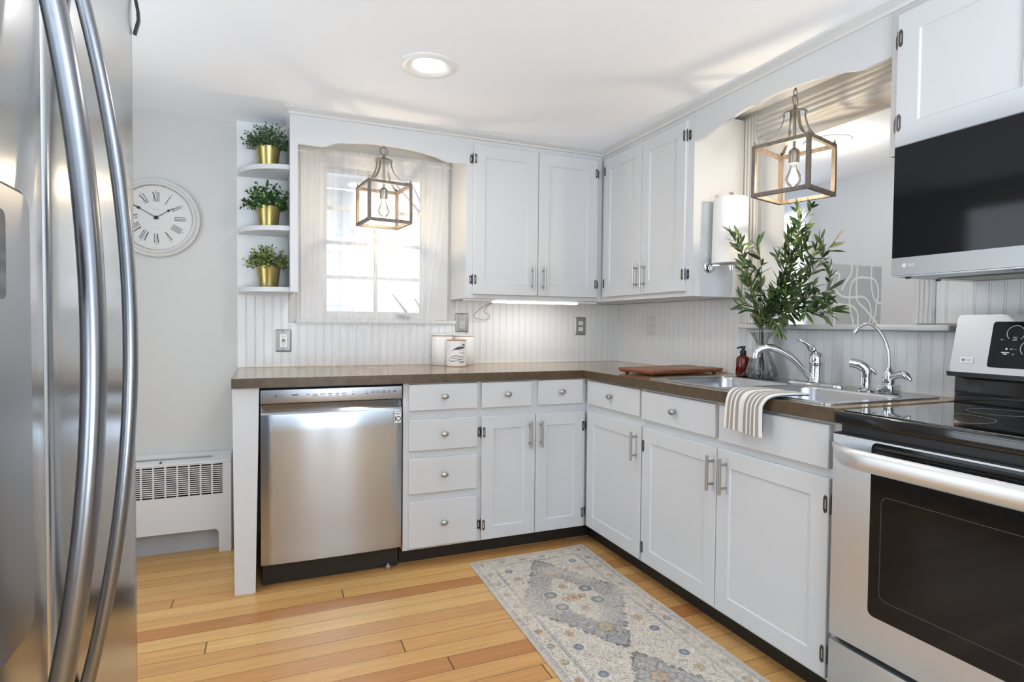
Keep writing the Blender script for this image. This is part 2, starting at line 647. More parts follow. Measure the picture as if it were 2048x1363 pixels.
def copy_tree(o, parent=None):
    c = o.copy()
    COL.objects.link(c)
    if parent is not None:
        c.parent = parent
    for ch in list(o.children):
        copy_tree(ch, c)
    return c


def text(body, size, fn, m, name, parent, depth=0.0004, align='CENTER'):
    """flat lettering; fn(u,v,d)->xyz"""
    cu = bpy.data.curves.new('lettering', 'FONT')
    cu.body = body
    cu.size = size
    cu.align_x = align
    cu.align_y = 'CENTER'
    cu.extrude = depth / 2
    cu.resolution_u = 3
    tmp = bpy.data.objects.new('lettering', cu)
    COL.objects.link(tmp)
    bpy.context.view_layer.update()
    me = bpy.data.meshes.new_from_object(tmp)
    bpy.data.objects.remove(tmp, do_unlink=True)
    bpy.data.curves.remove(cu)
    off = WL.get(parent.name, Vector((0, 0, 0)))
    for v in me.vertices:
        v.co = Vector(fn(v.co.x, v.co.y, v.co.z)) - off
    me.materials.clear()
    me.name = name
    bm = bmesh.new()
    bm.from_mesh(me)
    bmesh.ops.recalc_face_normals(bm, faces=bm.faces[:])
    bm.to_mesh(me)
    bm.free()
    return link(name, me, m, parent, 0, off)


def rrect(x0, x1, y0, y1, r, n=6):
    pts = []
    for cx, cy, a0 in ((x1 - r, y1 - r, 0), (x0 + r, y1 - r, 90), (x0 + r, y0 + r, 180), (x1 - r, y0 + r, 270)):
        for i in range(n + 1):
            a = R(a0 + 90 * i / n)
            pts.append((cx + r * math.cos(a), cy + r * math.sin(a)))
    return pts


def spline(pts, n=8):
    """Catmull-Rom through points of any dimension"""
    P = [Vector(p) for p in pts]
    P = [P[0] * 2 - P[1]] + P + [P[-1] * 2 - P[-2]]
    out = []
    for i in range(1, len(P) - 2):
        a, b, c, d = P[i - 1:i + 3]
        for k in range(n):
            t = k / n
            out.append(0.5 * ((2 * b) + (c - a) * t + (2 * a - 5 * b + 4 * c - d) * t * t + (3 * b - a - 3 * c + d) * t ** 3))
    out.append(P[-2])
    return out


FB = lambda Y: (lambda u, v, d: (u, Y - d, v))        # face looking to -y
FR = lambda X: (lambda u, v, d: (X - d, u, v))        # face looking to -x
FZ = lambda Z: (lambda u, v, d: (u, v, Z + d))        # face looking up


def mesh_from(name, verts, faces, m, parent=None, smooth=0, cols=None, uvs=None, loc=None):
    off = WL.get(parent.name, Vector((0, 0, 0))) if parent is not None else Vector(loc or (0, 0, 0))
    me = bpy.data.meshes.new(name)
    me.from_pydata([tuple(Vector(v) - off) for v in verts], [], faces)
    if cols is not None:
        ca = me.color_attributes.new('Col', 'FLOAT_COLOR', 'POINT')
        arr = np.ones((len(verts), 4), dtype=np.float32)
        arr[:, :3] = np.asarray(cols, dtype=np.float32)
        ca.data.foreach_set('color', arr.ravel())
    if uvs is not None:
        ul = me.uv_layers.new(name='UVMap')
        li = np.empty(len(me.loops), dtype=np.int32)
        me.loops.foreach_get('vertex_index', li)
        ul.data.foreach_set('uv', np.asarray(uvs, dtype=np.float32)[li].ravel())
    return link(name, me, m, parent, smooth, off)


# ================================================================= THE SETTING
ZC = 2.169
H = 0.914
# floor (kitchen and the room beyond the pass-through, one level)
f = MB()
f.prism([(-3.25, -5.05), (2.65, -5.05), (2.65, 1.25), (0.0, 1.25), (0.0, 0.15), (-3.25, 0.15)], FZ(0), -0.08, 0.0)
struct('floor', f, M_floor, 0)

c = MB()
c.box(-3.25, 0.02, -5.05, 0.10, ZC, ZC + 0.10)
struct('ceiling', c, M_ceil, 0)
c = MB()
c.box(0.15, 2.75, -5.05, 1.35, 2.50, 2.60)
struct('ceiling_dining', c, M_ceil, 0)

# back wall with the window hole
WX0, WX1, WZ0, WZ1 = -1.885, -1.29, 1.175, 2.005
b = MB()
b.prism([(-3.25, 0), (0.0, 0), (0.0, ZC + 0.1), (-3.25, ZC + 0.1)], lambda u, v, d: (u, d, v), 0.0, 0.15,
        [[(WX0, WZ0), (WX1, WZ0), (WX1, WZ1), (WX0, WZ1)]])
struct('wall_back', b, M_wall, 0)
# right wall with the pass-through
OY0, OY1, OZ0, OZ1 = -1.93, -1.19, 1.138, 2.04
b = MB()
b.prism([(-5.05, 0), (1.25, 0), (1.25, 2.6), (-5.05, 2.6)], lambda u, v, d: (d, u, v), 0.0, 0.15,
        [[(OY0, OZ0), (OY1, OZ0), (OY1, OZ1), (OY0, OZ1)]])
struct('wall_right', b, M_trim, 0)
# left wall with an unseen side window near the camera
b = MB()
b.prism([(-5.05, 0), (0.15, 0), (0.15, ZC + 0.1), (-5.05, ZC + 0.1)], lambda u, v, d: (-3.25 + d, u, v), -0.15, 0.0,
        [[(-4.6, 0.7), (-3.4, 0.7), (-3.4, 2.0), (-4.6, 2.0)], [(-1.77, 0.18), (-0.63, 0.18), (-0.63, 2.05), (-1.77, 2.05)]])
struct('wall_left', b, M_wall, 0)
# wall behind the camera with glazed garden doors
b = MB()
b.prism([(-3.4, 0), (2.8, 0), (2.8, 2.6), (-3.4, 2.6)], lambda u, v, d: (u, -5.05 + d, v), -0.15, 0.0,
        [[(-2.0, 0.12), (-1.04, 0.12), (-1.04, 2.08), (-2.0, 2.08)], [(0.4, 0.3), (2.4, 0.3), (2.4, 2.3), (0.4, 2.3)]])
struct('wall_front', b, M_wall, 0)
b = MB()
b.prism([(-5.05, 0), (1.35, 0), (1.35, 2.6), (-5.05, 2.6)], lambda u, v, d: (2.65 + d, u, v), 0.0, 0.15,
        [[(0.76, 0.78), (1.20, 0.78), (1.20, 2.27), (0.76, 2.27)]])
struct('wall_dining', b, M_dining, 0)
b = MB()
b.box(0.15, 2.65, 1.25, 1.40, 0, 2.6)
struct('wall_dining_back', b, M_dining, 0)
# frames of the openings behind the camera
b = MB()
for x, wd in ((-2.0, 0.05), (-1.66, 0.18), (-1.09, 0.05)):
    b.box(x, x + wd, -5.11, -5.04, 0.12, 2.08)
for z in (0.12, 2.03):
    b.box(-1.95, -1.66, -5.11, -5.04, z, z + 0.05)
    b.box(-1.48, -1.09, -5.11, -5.04, z, z + 0.05)
struct('window_2', b, M_trim, 0)
b = MB()
for y in (-4.6, -4.03, -3.45):
    b.box(-3.33, -3.26, y, y + 0.05, 0.7, 2.0)
for z in (0.7, 1.33, 1.95):
    b.box(-3.33, -3.26, -4.6, -3.4, z, z + 0.05)
struct('window_3', b, M_trim, 0)
b = MB()
for y in (-1.77, -0.68):
    b.box(-3.33, -3.26, y, y + 0.05, 0.18, 2.05)
for z in (0.18, 1.05, 2.0):
    b.box(-3.33, -3.26, -1.77, -0.63, z, z + 0.05)
struct('door_1', b, M_trim, 0)


# ---- beadboard panels: flat boards with a rounded bead between two fine grooves
def beadboard(name, a0, a1, z0, z1, fn, sp=0.0425, ph=0.0):
    t = 0.007
    prof = [(a0, t)]
    k = math.ceil((a0 - ph) / sp)
    g, d, bw = 0.0016, 0.0028, 0.0052
    while ph + k * sp + 2 * g + bw < a1:
        a = ph + k * sp
        if a > a0 + 0.004:
            prof += [(a, t), (a + g * .5, t - d), (a + g, t - 0.0004), (a + g + bw * .5, t + 0.0004), (a + g + bw, t - 0.0004),
                     (a + g * 1.5 + bw, t - d), (a + 2 * g + bw, t)]
        k += 1
    prof.append((a1, t))
    vs, fs = [], []
    for (u, d_) in prof:
        vs += [fn(u, z0, d_), fn(u, z1, d_)]
    n = len(prof)
    for i in range(n - 1):
        fs.append((2 * i, 2 * i + 2, 2 * i + 3, 2 * i + 1))
    # closing back and ends
    b0 = len(vs)
    vs += [fn(a0, z0, 0), fn(a0, z1, 0), fn(a1, z0, 0), fn(a1, z1, 0)]
    fs += [(0, 1, b0 + 1, b0), (2 * n - 2, b0 + 2, b0 + 3, 2 * n - 1), (b0, b0 + 1, b0 + 3, b0 + 2)]
    o = mesh_from(name, vs, fs, M_bead, None, 0)
    o['kind'] = 'structure'
    return o


beadboard('trim_1', -2.0455, -1.1255, H + 0.001, 1.1465, FB(0.0))
beadboard('trim_2', -2.288, -2.046, H + 0.001, 1.290, FB(0.0))
beadboard('trim_3', -1.125, -0.001, H + 0.001, 1.286, FB(0.0))
beadboard('trim_4', -1.132, -0.008, H + 0.001, 1.286, FR(0.0))
beadboard('trim_5', -2.080, -1.1325, H + 0.001, 1.136, FR(0.0), ph=0.004)
beadboard('trim_6', -2.95, -2.0805, 0.5, 1.70, FR(0.0), ph=0.004)
beadboard('trim_7', -2.080, -1.998, 1.165, 1.70, FR(0.0), ph=0.004)
# flat board behind the corner shelves
b = MB()
b.box(-2.288, -2.046, -0.004, 0.0, 1.291, ZC)
struct('trim_8', b, M_bead, 0)

# ---- crown moulding over the cabinets (mitred at the corner)
prof = [(0.0, 2.143), (0.006, 2.143), (0.010, 2.147), (0.012, 2.152), (0.020, 2.155), (0.030, 2.160), (0.036, 2.163), (0.040, 2.165), (0.040, 2.1688), (0.0, 2.1688)]
UB, UR = 0.302, 0.312
b = MB()
rings = []
for (x, y, sx, sy) in ((-2.045, -UB, -1, -1), (-UR, -UB, -1, -1), (-UR, -2.93, -1, 0)):
    rings.append([(x + sx * o_ if not (sy == -1 and x < -1) else x - o_ * 0.62, y + sy * o_, z) for o_, z in prof])
b.loft(rings)
struct('trim_9', b, M_trim, 30)

# ---- pass-through casing, jamb liner and sill
b = MB()


def casing_v(mb, y0, y1, z0, z1):
    mb.box(-0.012, 0.0, y0, y1, z0, z1)
    wdt = y1 - y0
    for k in range(4):
        yy = y0 + wdt * (0.14 + 0.24 * k)
        mb.cyl((-0.012, yy, z0), (-0.012, yy, z1), wdt * 0.085, None, 10)


casing_v(b, -1.188, -1.108, 1.164, 2.145)
casing_v(b, -1.996, -1.930, 1.164, 2.145)
b.box(-0.012, 0.0, -1.93, -1.188, 2.042, 2.145)
for k in range(4):
    zz = 2.055 + 0.024 * k
    b.cyl((-0.012, -1.93, zz), (-0.012, -1.188, zz), 0.008, None, 10)
struct('trim_10', b, M_trim, 30)
b = MB()
b.box(-0.062, 0.160, -2.074, -1.134, 1.1385, 1.1605, 0.006, 3)
struct('trim_11', b, M_trim, 30)
b = MB()
b.box(0.001, 0.149, -1.9299, -1.915, 1.161, 2.039)
b.box(0.001, 0.149, -1.205, -1.1901, 1.161, 2.039)
b.box(0.001, 0.149, -1.915, -1.205, 2.025, 2.0399)
struct('trim_12', b, M_trim, 0)
b = MB()
casing_v(b, -2.06, -1.93, 1.16, 2.2)
casing_v(b, -1.19, -1.08, 1.16, 2.2)
for v in b.bm.verts:
    v.co.x = 0.15 - v.co.x
struct('trim_13', b, M_trim, 30)

# ---- kitchen window
win = MB()
win.prism([(WX0, WZ0), (WX1, WZ0), (WX1, WZ1), (WX0, WZ1)], lambda u, v, d: (u, d, v), 0.0, 0.12,
          [[(WX0 + 0.015, WZ0 + 0.015), (WX1 - 0.015, WZ0 + 0.015), (WX1 - 0.015, WZ1 - 0.015), (WX0 + 0.015, WZ1 - 0.015)]])
window = win.build('window_1', M_trim, None, 0)
window['kind'] = 'structure'
WL[window.name] = Vector((0, 0, 0))
GX0, GX1, GZ0, GZ1 = -1.849, -1.327, 1.213, 1.966
s_ = MB()
s_.prism([(WX0 + 0.015, WZ0 + 0.015), (WX1 - 0.015, WZ0 + 0.015), (WX1 - 0.015, WZ1 - 0.015), (WX0 + 0.015, WZ1 - 0.015)],
         lambda u, v, d: (u, d, v), 0.02, 0.06, [[(GX0, GZ0), (GX1, GZ0), (GX1, GZ1), (GX0, GZ1)]])
s_.build('sash', M_trim, window, 0)
mu = MB()
xm = -1.583
mu.box(xm - 0.009, xm + 0.009, 0.026, 0.052, GZ0, GZ1)
for k in (1, 2, 3):
    zz = GZ0 + (GZ1 - GZ0) * k / 4
    mu.box(GX0, GX1, 0.028, 0.050, zz - 0.009, zz + 0.009)
mu.build('muntin', M_trim, window, 0)
p_ = MB()
p_.box(GX0, GX1, 0.038, 0.042, GZ0, GZ1)
p_.build('window_pane', M_pane, window, 0)
st = MB()
st.box(-2.008, -1.128, -0.028, 0.02, 1.147, 1.168, 0.004, 2)
st.build('window_sill', M_trim, window, 30)
cs = MB()
for x0, x1 in ((-1.985, -1.872), (-1.303, -1.175)):
    cs.box(x0, x1, -0.013, -0.0005, 1.168, 1.9895, 0.003, 1)
cs.box(-1.985, -1.175, -0.013, -0.0005, 1.99, 2.08, 0.003, 1)
cs.build('window_casing', M_trim, window, 30)
lk = MB()
lk.bar([(-1.880, 0.012, 1.30), (-1.878, 0.0, 1.36), (-1.882, 0.006, 1.42)], 0.006, 0.006, (1, 0, 0))
lk.build('sash_lock', M_grey_pl, window, 0)
ck = MB()
ck.box(-1.475, -1.425, -0.004, 0.02, 1.180, 1.198, 0.003)
ck.tube([(-1.45, -0.006, 1.19), (-1.44, -0.022, 1.195), (-1.415, -0.026, 1.186)], 0.006, 10)
ck.sphere((-1.41, -0.026, 1.184), 0.010, 0.010, 0.010, 12, 8)
ck.build('crank_handle', M_grey_pl, window)

# ---- out of doors: snow, the neighbour's clapboard house, a bare tree
b = MB()
b.box(-14, 8, 1.45, 16, -0.75, -0.6)
o = struct('ground_outside', b, M_snow, 0)
nh = thing('neighbor_house', 'white clapboard house wall seen through the kitchen window', 'house', (-3.2, 5.2, -0.6))
b = MB()
zz = -0.6
while zz < 3.0:
    b.quadbox([(-7.6, 5.2, zz), (-1.15, 5.2, zz), (-1.15, 5.5, zz), (-7.6, 5.5, zz), (-7.6, 5.225, zz + 0.125), (-1.15, 5.225, zz + 0.125),
               (-1.15, 5.5, zz + 0.125), (-7.6, 5.5, zz + 0.125)])
    zz += 0.125
b.build('siding', M_siding, nh, 0)
b = MB()
b.box(-1.20, -1.04, 5.15, 5.5, -0.6, 3.0)
b.build('corner_board', M_siding, nh, 0)
b = MB()
b.quadbox([(-7.8, 4.8, 2.95), (-0.8, 4.8, 2.95), (-0.8, 8, 4.6), (-7.8, 8, 4.6), (-7.8, 4.8, 3.1), (-0.8, 4.8, 3.1), (-0.8, 8, 4.75), (-7.8, 8, 4.75)])
b.build('roof', M_roof, nh, 0)
b = MB()
b.tube([(0.35, 6.6, -0.7), (0.42, 6.6, 0.6), (0.62, 6.65, 2.0), (0.9, 6.7, 3.6)], [0.16, 0.13, 0.10, 0.05], 10)
random.seed(3)
for k in range(14):
    z0 = 0.6 + 0.22 * k
    x0 = 0.42 + 0.15 * (z0 - 0.6)
    a = random.uniform(0, 2 * PI)
    L = random.uniform(0.5, 1.1)
    b.tube([(x0, 6.62, z0), (x0 + L * .5 * math.cos(a), 6.62 + L * .4 * math.sin(a), z0 + L * .5), (x0 + L * math.cos(a), 6.62 + L * .7 * math.sin(a), z0 + L)],
           [0.04, 0.028, 0.010], 6)
tag(b.build('bare_tree', M_barkt, None, 40, (0.35, 6.6, -0.7)), 'leafless tree standing beyond the white neighbouring house', 'tree')

# ---- room beyond the pass-through
dw = MB()
for y in (0.73, 1.18):
    dw.box(2.60, 2.65, y, y + 0.05, 0.75, 2.30)
for z in (0.75, 1.50, 2.25):
    dw.box(2.601, 2.649, 0.7801, 1.1799, z, z + 0.05)
struct('window_4', dw, M_trim, 0)
b = MB()
n = 40
pts = []
for i in range(n + 1):
    t = i / n
    pts.append((2.57 + 0.015 * math.sin(t * 46), 0.74 + 0.42 * t))
rings = [[(x, y, z) for x, y in pts] for z in (0.5, 2.36)]
b.loft(rings, closed=False)
tag(b.build('curtain', M_sheer, None, 60, (2.57, 0.7, 0.5), recalc=False), 'white curtain hanging in the blue-grey room beyond the pass-through', 'curtain')
cz = thing('console_table', 'wooden console table in the next room holding the grey canvas', 'table', (1.85, -0.18, 0.0))
b = MB()
b.box(1.45, 2.28, -0.36, 0.0, 0.80, 0.84, 0.004)
b.build('tabletop', M_oak, cz)
for x in (1.48, 2.20):
    for y in (-0.34, -0.07):
        b = MB()
        b.box(x, x + 0.05, y, y + 0.05, 0, 0.80)
        b.build('leg', M_oak, cz, 0)
ART = [[(1.606, 1.61), (1.622, 1.463), (1.649, 1.312), (1.654, 1.174), (1.65, 0.9)], [(1.819, 1.609), (1.815, 1.547), (1.757, 1.475), (1.721, 1.42)],
       [(1.88, 1.612), (1.873, 1.511), (1.877, 1.394), (1.896, 1.34), (1.965, 1.295), (2.036, 1.241), (2.108, 1.182), (2.14, 1.1)],
       [(2.034, 1.611), (2.032, 1.493), (2.053, 1.399), (2.096, 1.345), (2.149, 1.338)],
       [(1.86, 0.95), (1.846, 1.18), (1.814, 1.276), (1.802, 1.392), (1.824, 1.478), (1.878, 1.517), (1.98, 1.524), (2.061, 1.514), (2.103, 1.464), (2.112, 1.385),
        (2.097, 1.337), (2.088, 1.266), (2.062, 1.182), (2.04, 1.0)],
       [(1.625, 1.546), (1.684, 1.541), (1.686, 1.496), (1.628, 1.44)],
       [(1.651, 1.418), (1.728, 1.378), (1.839, 1.374), (1.939, 1.38), (2.004, 1.347), (2.035, 1.28), (2.027, 1.182), (2.0, 1.0)],
       [(1.643, 1.319), (1.741, 1.317), (1.83, 1.308), (1.887, 1.262), (1.896, 1.18), (1.9, 1.0)]]
ap = thing('abstract_canvas', 'grey abstract canvas with looping white lines beyond the pass-through', 'painting', (1.875, -0.285, 0.842))
b = MB()
b.box(1.600, 2.150, -0.300, -0.27, 0.842, 1.612, 0.003)
b.build('canvas', M_art, ap)
b = MB()
for st_ in ART:
    q = spline([(x, z, 0) for x, z in st_], 6)
    b.bar([(min(2.148, max(1.602, p.x)), -0.3006 - 0.00025 * ART.index(st_), min(1.611, p.y)) for p in q], 0.0006, 0.0085, (0, 1, 0))
b.build('painted_lines', M_artl, ap, 0)
b = MB()
b.lathe([(0.155, 0.0), (0.155, -0.012), (0.14, -0.02)], (1.60, -0.25, 2.5), 40)
dl = thing('ceiling_light', 'round ceiling light in the next room behind the pass-through lantern', 'ceiling light', (1.60, -0.25, 2.5))
b.build('trim_ring', M_white_pl, dl)
b = MB()
b.lathe([(0.128, -0.0195), (0.12, -0.026), (0.06, -0.03)], (1.60, -0.25, 2.5), 40)
b.build('lens', mat('lit_warm_lens', (0.9, 0.85, 0.7), 0.4, emit=(1, 0.86, 0.55), estr=2.5), dl)

# ================================================================= CABINETS
def shaker(name, u0, u1, v0, v1, fn, parent, stile=0.058, th=0.019, m=None, panel=True):
    """a door: slab with a shallow recessed centre panel"""
    mb = MB()
    bm = mb.bm
    r = 0.0022

    def ring(du, d):
        return [bm.verts.new(fn(u, v, d)) for u, v in ((u0 + du, v0 + du), (u1 - du, v0 + du), (u1 - du, v1 - du), (u0 + du, v1 - du))]
    rs = [ring(0, 0), ring(0, th - r), ring(r, th)]
    if panel:
        rs += [ring(stile, th), ring(stile + 0.004, th - 0.0065)]
    for a, b in zip(rs[:-1], rs[1:]):
        for j in range(4):
            k = (j + 1) % 4
            bm.faces.new((a[j], a[k], b[k], b[j]))
    bm.faces.new(rs[0][::-1])
    bm.faces.new(rs[-1])
    return mb.build(name, m or M_cab, parent, 0)


def pull(u, v0, v1, fn, parent, th=0.019):
    mb = MB()
    mb.cyl(fn(u, v0, th + 0.030), fn(u, v1, th + 0.030), 0.0058, None, 14)
    for v in (v0 + 0.022, v1 - 0.022):
        mb.cyl(fn(u, v, th - 0.001), fn(u, v, th + 0.030), 0.0045, None, 10)
    return tag(mb.build('handle', M_nickel, parent), 'satin nickel bar handle')


def knob(u, v, fn, parent, th=0.019):
    mb = MB()
    mb.cyl(fn(u, v, th - 0.001), fn(u, v, th + 0.014), 0.007, 0.006, 14)
    rings = []
    for i in range(9):
        t = -PI / 2 + PI * i / 8
        q = max(math.cos(t), 0.02)
        rings.append([fn(u + 0.0185 * q * math.cos(2 * PI * k / 18), v + 0.0125 * q * math.sin(2 * PI * k / 18), th + 0.019 + 0.0085 * math.sin(t)) for k in range(18)])
    mb.loft(rings)
    return tag(mb.build('knob', M_nickel, parent, 60), 'oval satin nickel knob')


def hinge(u, v, fn, parent, side, th=0.019):
    """exposed butterfly hinge; side=+1 when the frame lies to +u of the door edge u"""
    mb = MB()
    # leaf on the door face
    lf = [(-0.017, -0.018), (-0.012, -0.027), (-0.005, -0.022), (-0.005, 0.022), (-0.012, 0.027), (-0.017, 0.018)]
    mb.prism([(u + side * a, v + b) for a, b in lf], fn, th - 0.001, th + 0.0022, [[(u + side * a, v + b) for a, b in ((-0.0135, -0.014), (-0.0085, -0.014), (-0.0085, 0.014), (-0.0135, 0.014))]])
    # leaf on the frame
    lf = [(0.002, -0.019), (0.012, -0.024), (0.016, -0.016), (0.016, 0.016), (0.012, 0.024), (0.002, 0.019)]
    mb.prism([(u + side * a, v + b) for a, b in lf], fn, -0.0005, 0.0022, [[(u + side * a, v + b) for a, b in ((0.006, -0.012), (0.012, -0.012), (0.012, 0.012), (0.006, 0.012))]])
    # barrel with pointed tips
    p0, p1 = -0.022, 0.022
    mb.tube([fn(u + side * 0.001, v + p0 - 0.008, th * .62), fn(u + side * 0.001, v + p0, th * .62), fn(u + side * 0.001, v + p1, th * .62), fn(u + side * 0.001, v + p1 + 0.008, th * .62)],
            [0.0015, 0.0042, 0.0042, 0.0015], 10)
    return tag(mb.build('hinge', M_hinge, parent, 30), 'worn dark metal hinge')


def drawer(u0, u1, v0, v1, fn, parent, kn=True):
    d = shaker('drawer', u0, u1, v0, v1, fn, parent, panel=False)
    if kn:
        knob((u0 + u1) / 2, (v0 + v1) / 2 + 0.002, fn, d)
    return d


YB, XB = 0.629, 0.596          # face-frame planes of the base cabinets
fb, fr = FB(-YB), FR(-XB)
fub, fur = FB(-UB), FR(-UR)

# --- end panel left of the dishwasher
ep = thing('end_panel', 'white tapered end board left of the dishwasher under the worktop', 'cabinet panel', (-2.225, -0.32, 0))
b = MB()
b.quadbox([(-2.272, -0.634, 0.0), (-2.192, -0.634, 0.0), (-2.192, -0.612, 0.0), (-2.272, -0.612, 0.0),
           (-2.278, -0.634, 0.8725), (-2.1755, -0.634, 0.8725), (-2.1755, -0.612, 0.8725), (-2.278, -0.612, 0.8725)], 0.0015, 1)
b.build('face_board', M_cab, ep, 0)
b = MB()
b.box(-2.268, -2.250, -0.611, -0.012, 0.0, 0.8725)
b.build('side_board', M_cab, ep, 0)


def carcass(parent, x0, x1, y0, y1, z0, z1, front, t=0.018, bottom=True, top=False, sides=(1, 1)):
    """open box; front is '-y' or '-x'"""
    b = MB()
    if front == '-y':
        b.box(x0, x1, y0, y0 + t, z0, z1)
        if sides[0]:
            b.box(x0, x0 + t, y0 + t, y1, z0, z1)
        if sides[1]:
            b.box(x1 - t, x1, y0 + t, y1, z0, z1)
    else:
        b.box(x0, x0 + t, y0, y1, z0, z1)
        if sides[0]:
            b.box(x0 + t, x1, y0, y0 + t, z0, z1)
        if sides[1]:
            b.box(x0 + t, x1, y1 - t, y1, z0, z1)
    if bottom:
        b.box(x0 + t, x1 - t, y0 + t, y1 - t, z0, z0 + t)
    if top:
        b.box(x0 + t, x1 - t, y0 + t, y1 - t, z1 - t, z1)
    return b.build('body', M_cab, parent, 0)


TZ = 0.8725
# --- four-drawer unit
cab = thing('drawer_cabinet', 'white base cabinet with four stacked drawers right of the dishwasher', 'cabinet', (-1.38, -0.32, 0))
carcass(cab, -1.566, -1.192, -YB, -0.012, 0.088, TZ, '-y')
for v0, v1 in ((0.744, 0.866), (0.556, 0.701), (0.354, 0.519), (0.100, 0.317)):
    drawer(-1.541, -1.208, v0, v1, fb, cab)
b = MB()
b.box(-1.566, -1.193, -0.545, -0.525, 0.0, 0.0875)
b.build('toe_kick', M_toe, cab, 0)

# --- two-door unit in the corner, back run
cab = thing('base_cabinet', 'white two-door base cabinet with two drawers between drawer stack and corner', 'cabinet', (-0.9, -0.32, 0))
carcass(cab, -1.1915, -0.5965, -YB, -0.012, 0.088, TZ, '-y')
drawer(-1.185, -0.920, 0.742, 0.866, fb, cab)
drawer(-0.882, -0.624, 0.742, 0.868, fb, cab)
for u0, u1, hu, sd, he in ((-1.184, -0.8985, -0.931, -1, -1.184), (-0.8955, -0.613, -0.871, 1, -0.613)):
    d = shaker('door', u0, u1, 0.095, 0.700, fb, cab, 0.062)
    pull(hu, 0.533, 0.666, fb, d)
    for v in (0.623, 0.168):
        hinge(he, v, fb, d, sd)
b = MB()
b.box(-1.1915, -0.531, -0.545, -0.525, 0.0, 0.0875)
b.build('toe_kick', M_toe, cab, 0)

# --- right run: corner unit
cab = thing('base_cabinet', 'white single-door base cabinet beside the corner under the cutting board', 'cabinet', (-0.3, -0.9, 0))
carcass(cab, -XB, -0.012, -1.149, -0.6295, 0.092, TZ, '-x')
drawer(-1.130, -0.674, 0.742, 0.864, fr, cab)
d = shaker('door', -1.1475, -0.674, 0.106, 0.703, fr, cab, 0.062)
pull(-1.113, 0.545, 0.674, fr, d)
b = MB()
b.box(-0.529, -0.511, -1.149, -0.5455, 0.0, 0.0915)
b.build('toe_kick', M_toe, cab, 0)

# --- right run: sink unit
cab = thing('sink_cabinet', 'white two-door sink base cabinet beside the range with towel hanging over it', 'cabinet', (-0.3, -1.62, 0))
carcass(cab, -XB, -0.012, -2.106, -1.1495, 0.092, TZ, '-x')
drawer(-1.607, -1.146, 0.735, 0.861, fr, cab)
drawer(-2.079, -1.626, 0.730, 0.861, fr, cab, False)
d = shaker('door', -1.6175, -1.156, 0.106, 0.701, fr, cab, 0.062)
pull(-1.602, 0.543, 0.672, fr, d)
for v in (0.620, 0.170):
    hinge(-1.156, v, fr, d, 1)
d = shaker('door', -2.084, -1.6215, 0.106, 0.702, fr, cab, 0.062)
pull(-1.668, 0.543, 0.673, fr, d)
for v in (0.625, 0.176):
    hinge(-2.084, v, fr, d, -1)
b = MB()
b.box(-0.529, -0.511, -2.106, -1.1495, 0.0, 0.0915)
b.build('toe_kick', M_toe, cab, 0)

# --- wall cabinets
cab = thing('wall_cabinet', 'white two-door wall cabinet right of the window, lit strip beneath', 'cabinet', (-0.6, -0.15, 1.288))
carcass(cab, -1.158, -0.002, -UB, -0.002, 1.290, 2.1425, '-y', sides=(1, 1))
for u0, u1, hu, sd, he in ((-1.124, -0.741, -0.776, -1, -1.124), (-0.738, -0.356, -0.708, 1, -0.356)):
    d = shaker('door', u0, u1, 1.311, 2.113, fub, cab, 0.065)
    pull(hu, 1.343, 1.474, fub, d)
    for v in (2.036, 1.390):
        hinge(he, v, fub, d, sd)
cab = thing('wall_cabinet', 'white two-door wall cabinet between the corner and the paper towel roll', 'cabinet', (-0.15, -0.7, 1.288))
carcass(cab, -UR, -0.002, -1.106, -0.3065, 1.290, 2.1425, '-x', sides=(1, 1))
for u0, u1, hu, sd, he in ((-0.717, -0.345, -0.718 + 0.006, 1, -0.345), (-1.066, -0.720, -0.784, -1, -1.066)):
    d = shaker('door', u0, u1, 1.314, 2.112, fur, cab, 0.065)
    pull(-0.690 if u1 > -0.5 else -0.757, 1.345, 1.475, fur, d)
    for v in (2.044, 1.393):
        hinge(he, v, fur, d, sd)
cab = thing('wall_cabinet', 'white wall cabinet mounted directly above the microwave', 'cabinet', (-0.15, -2.46, 1.69))
carcass(cab, -UR, -0.002, -2.886, -2.030, 1.690, 2.1425, '-x')
for u0, u1, sd, he in ((-2.456, -2.058, 1, -2.058), (-2.858, -2.460, -1, -2.858)):
    d = shaker('door', u0, u1, 1.709, 2.118, fur, cab, 0.066)
    for v in (2.042, 1.783):
        hinge(he, v, fur, d, sd)

# --- arched valances
va = thing('window_valance', 'white arched valance board bridging above the window', 'valance', (-1.6, -0.29, 2.0))


def arch(pts):
    q = spline([(u, v, 0) for u, v in pts], 8)
    return [(p.x, p.y) for p in q]


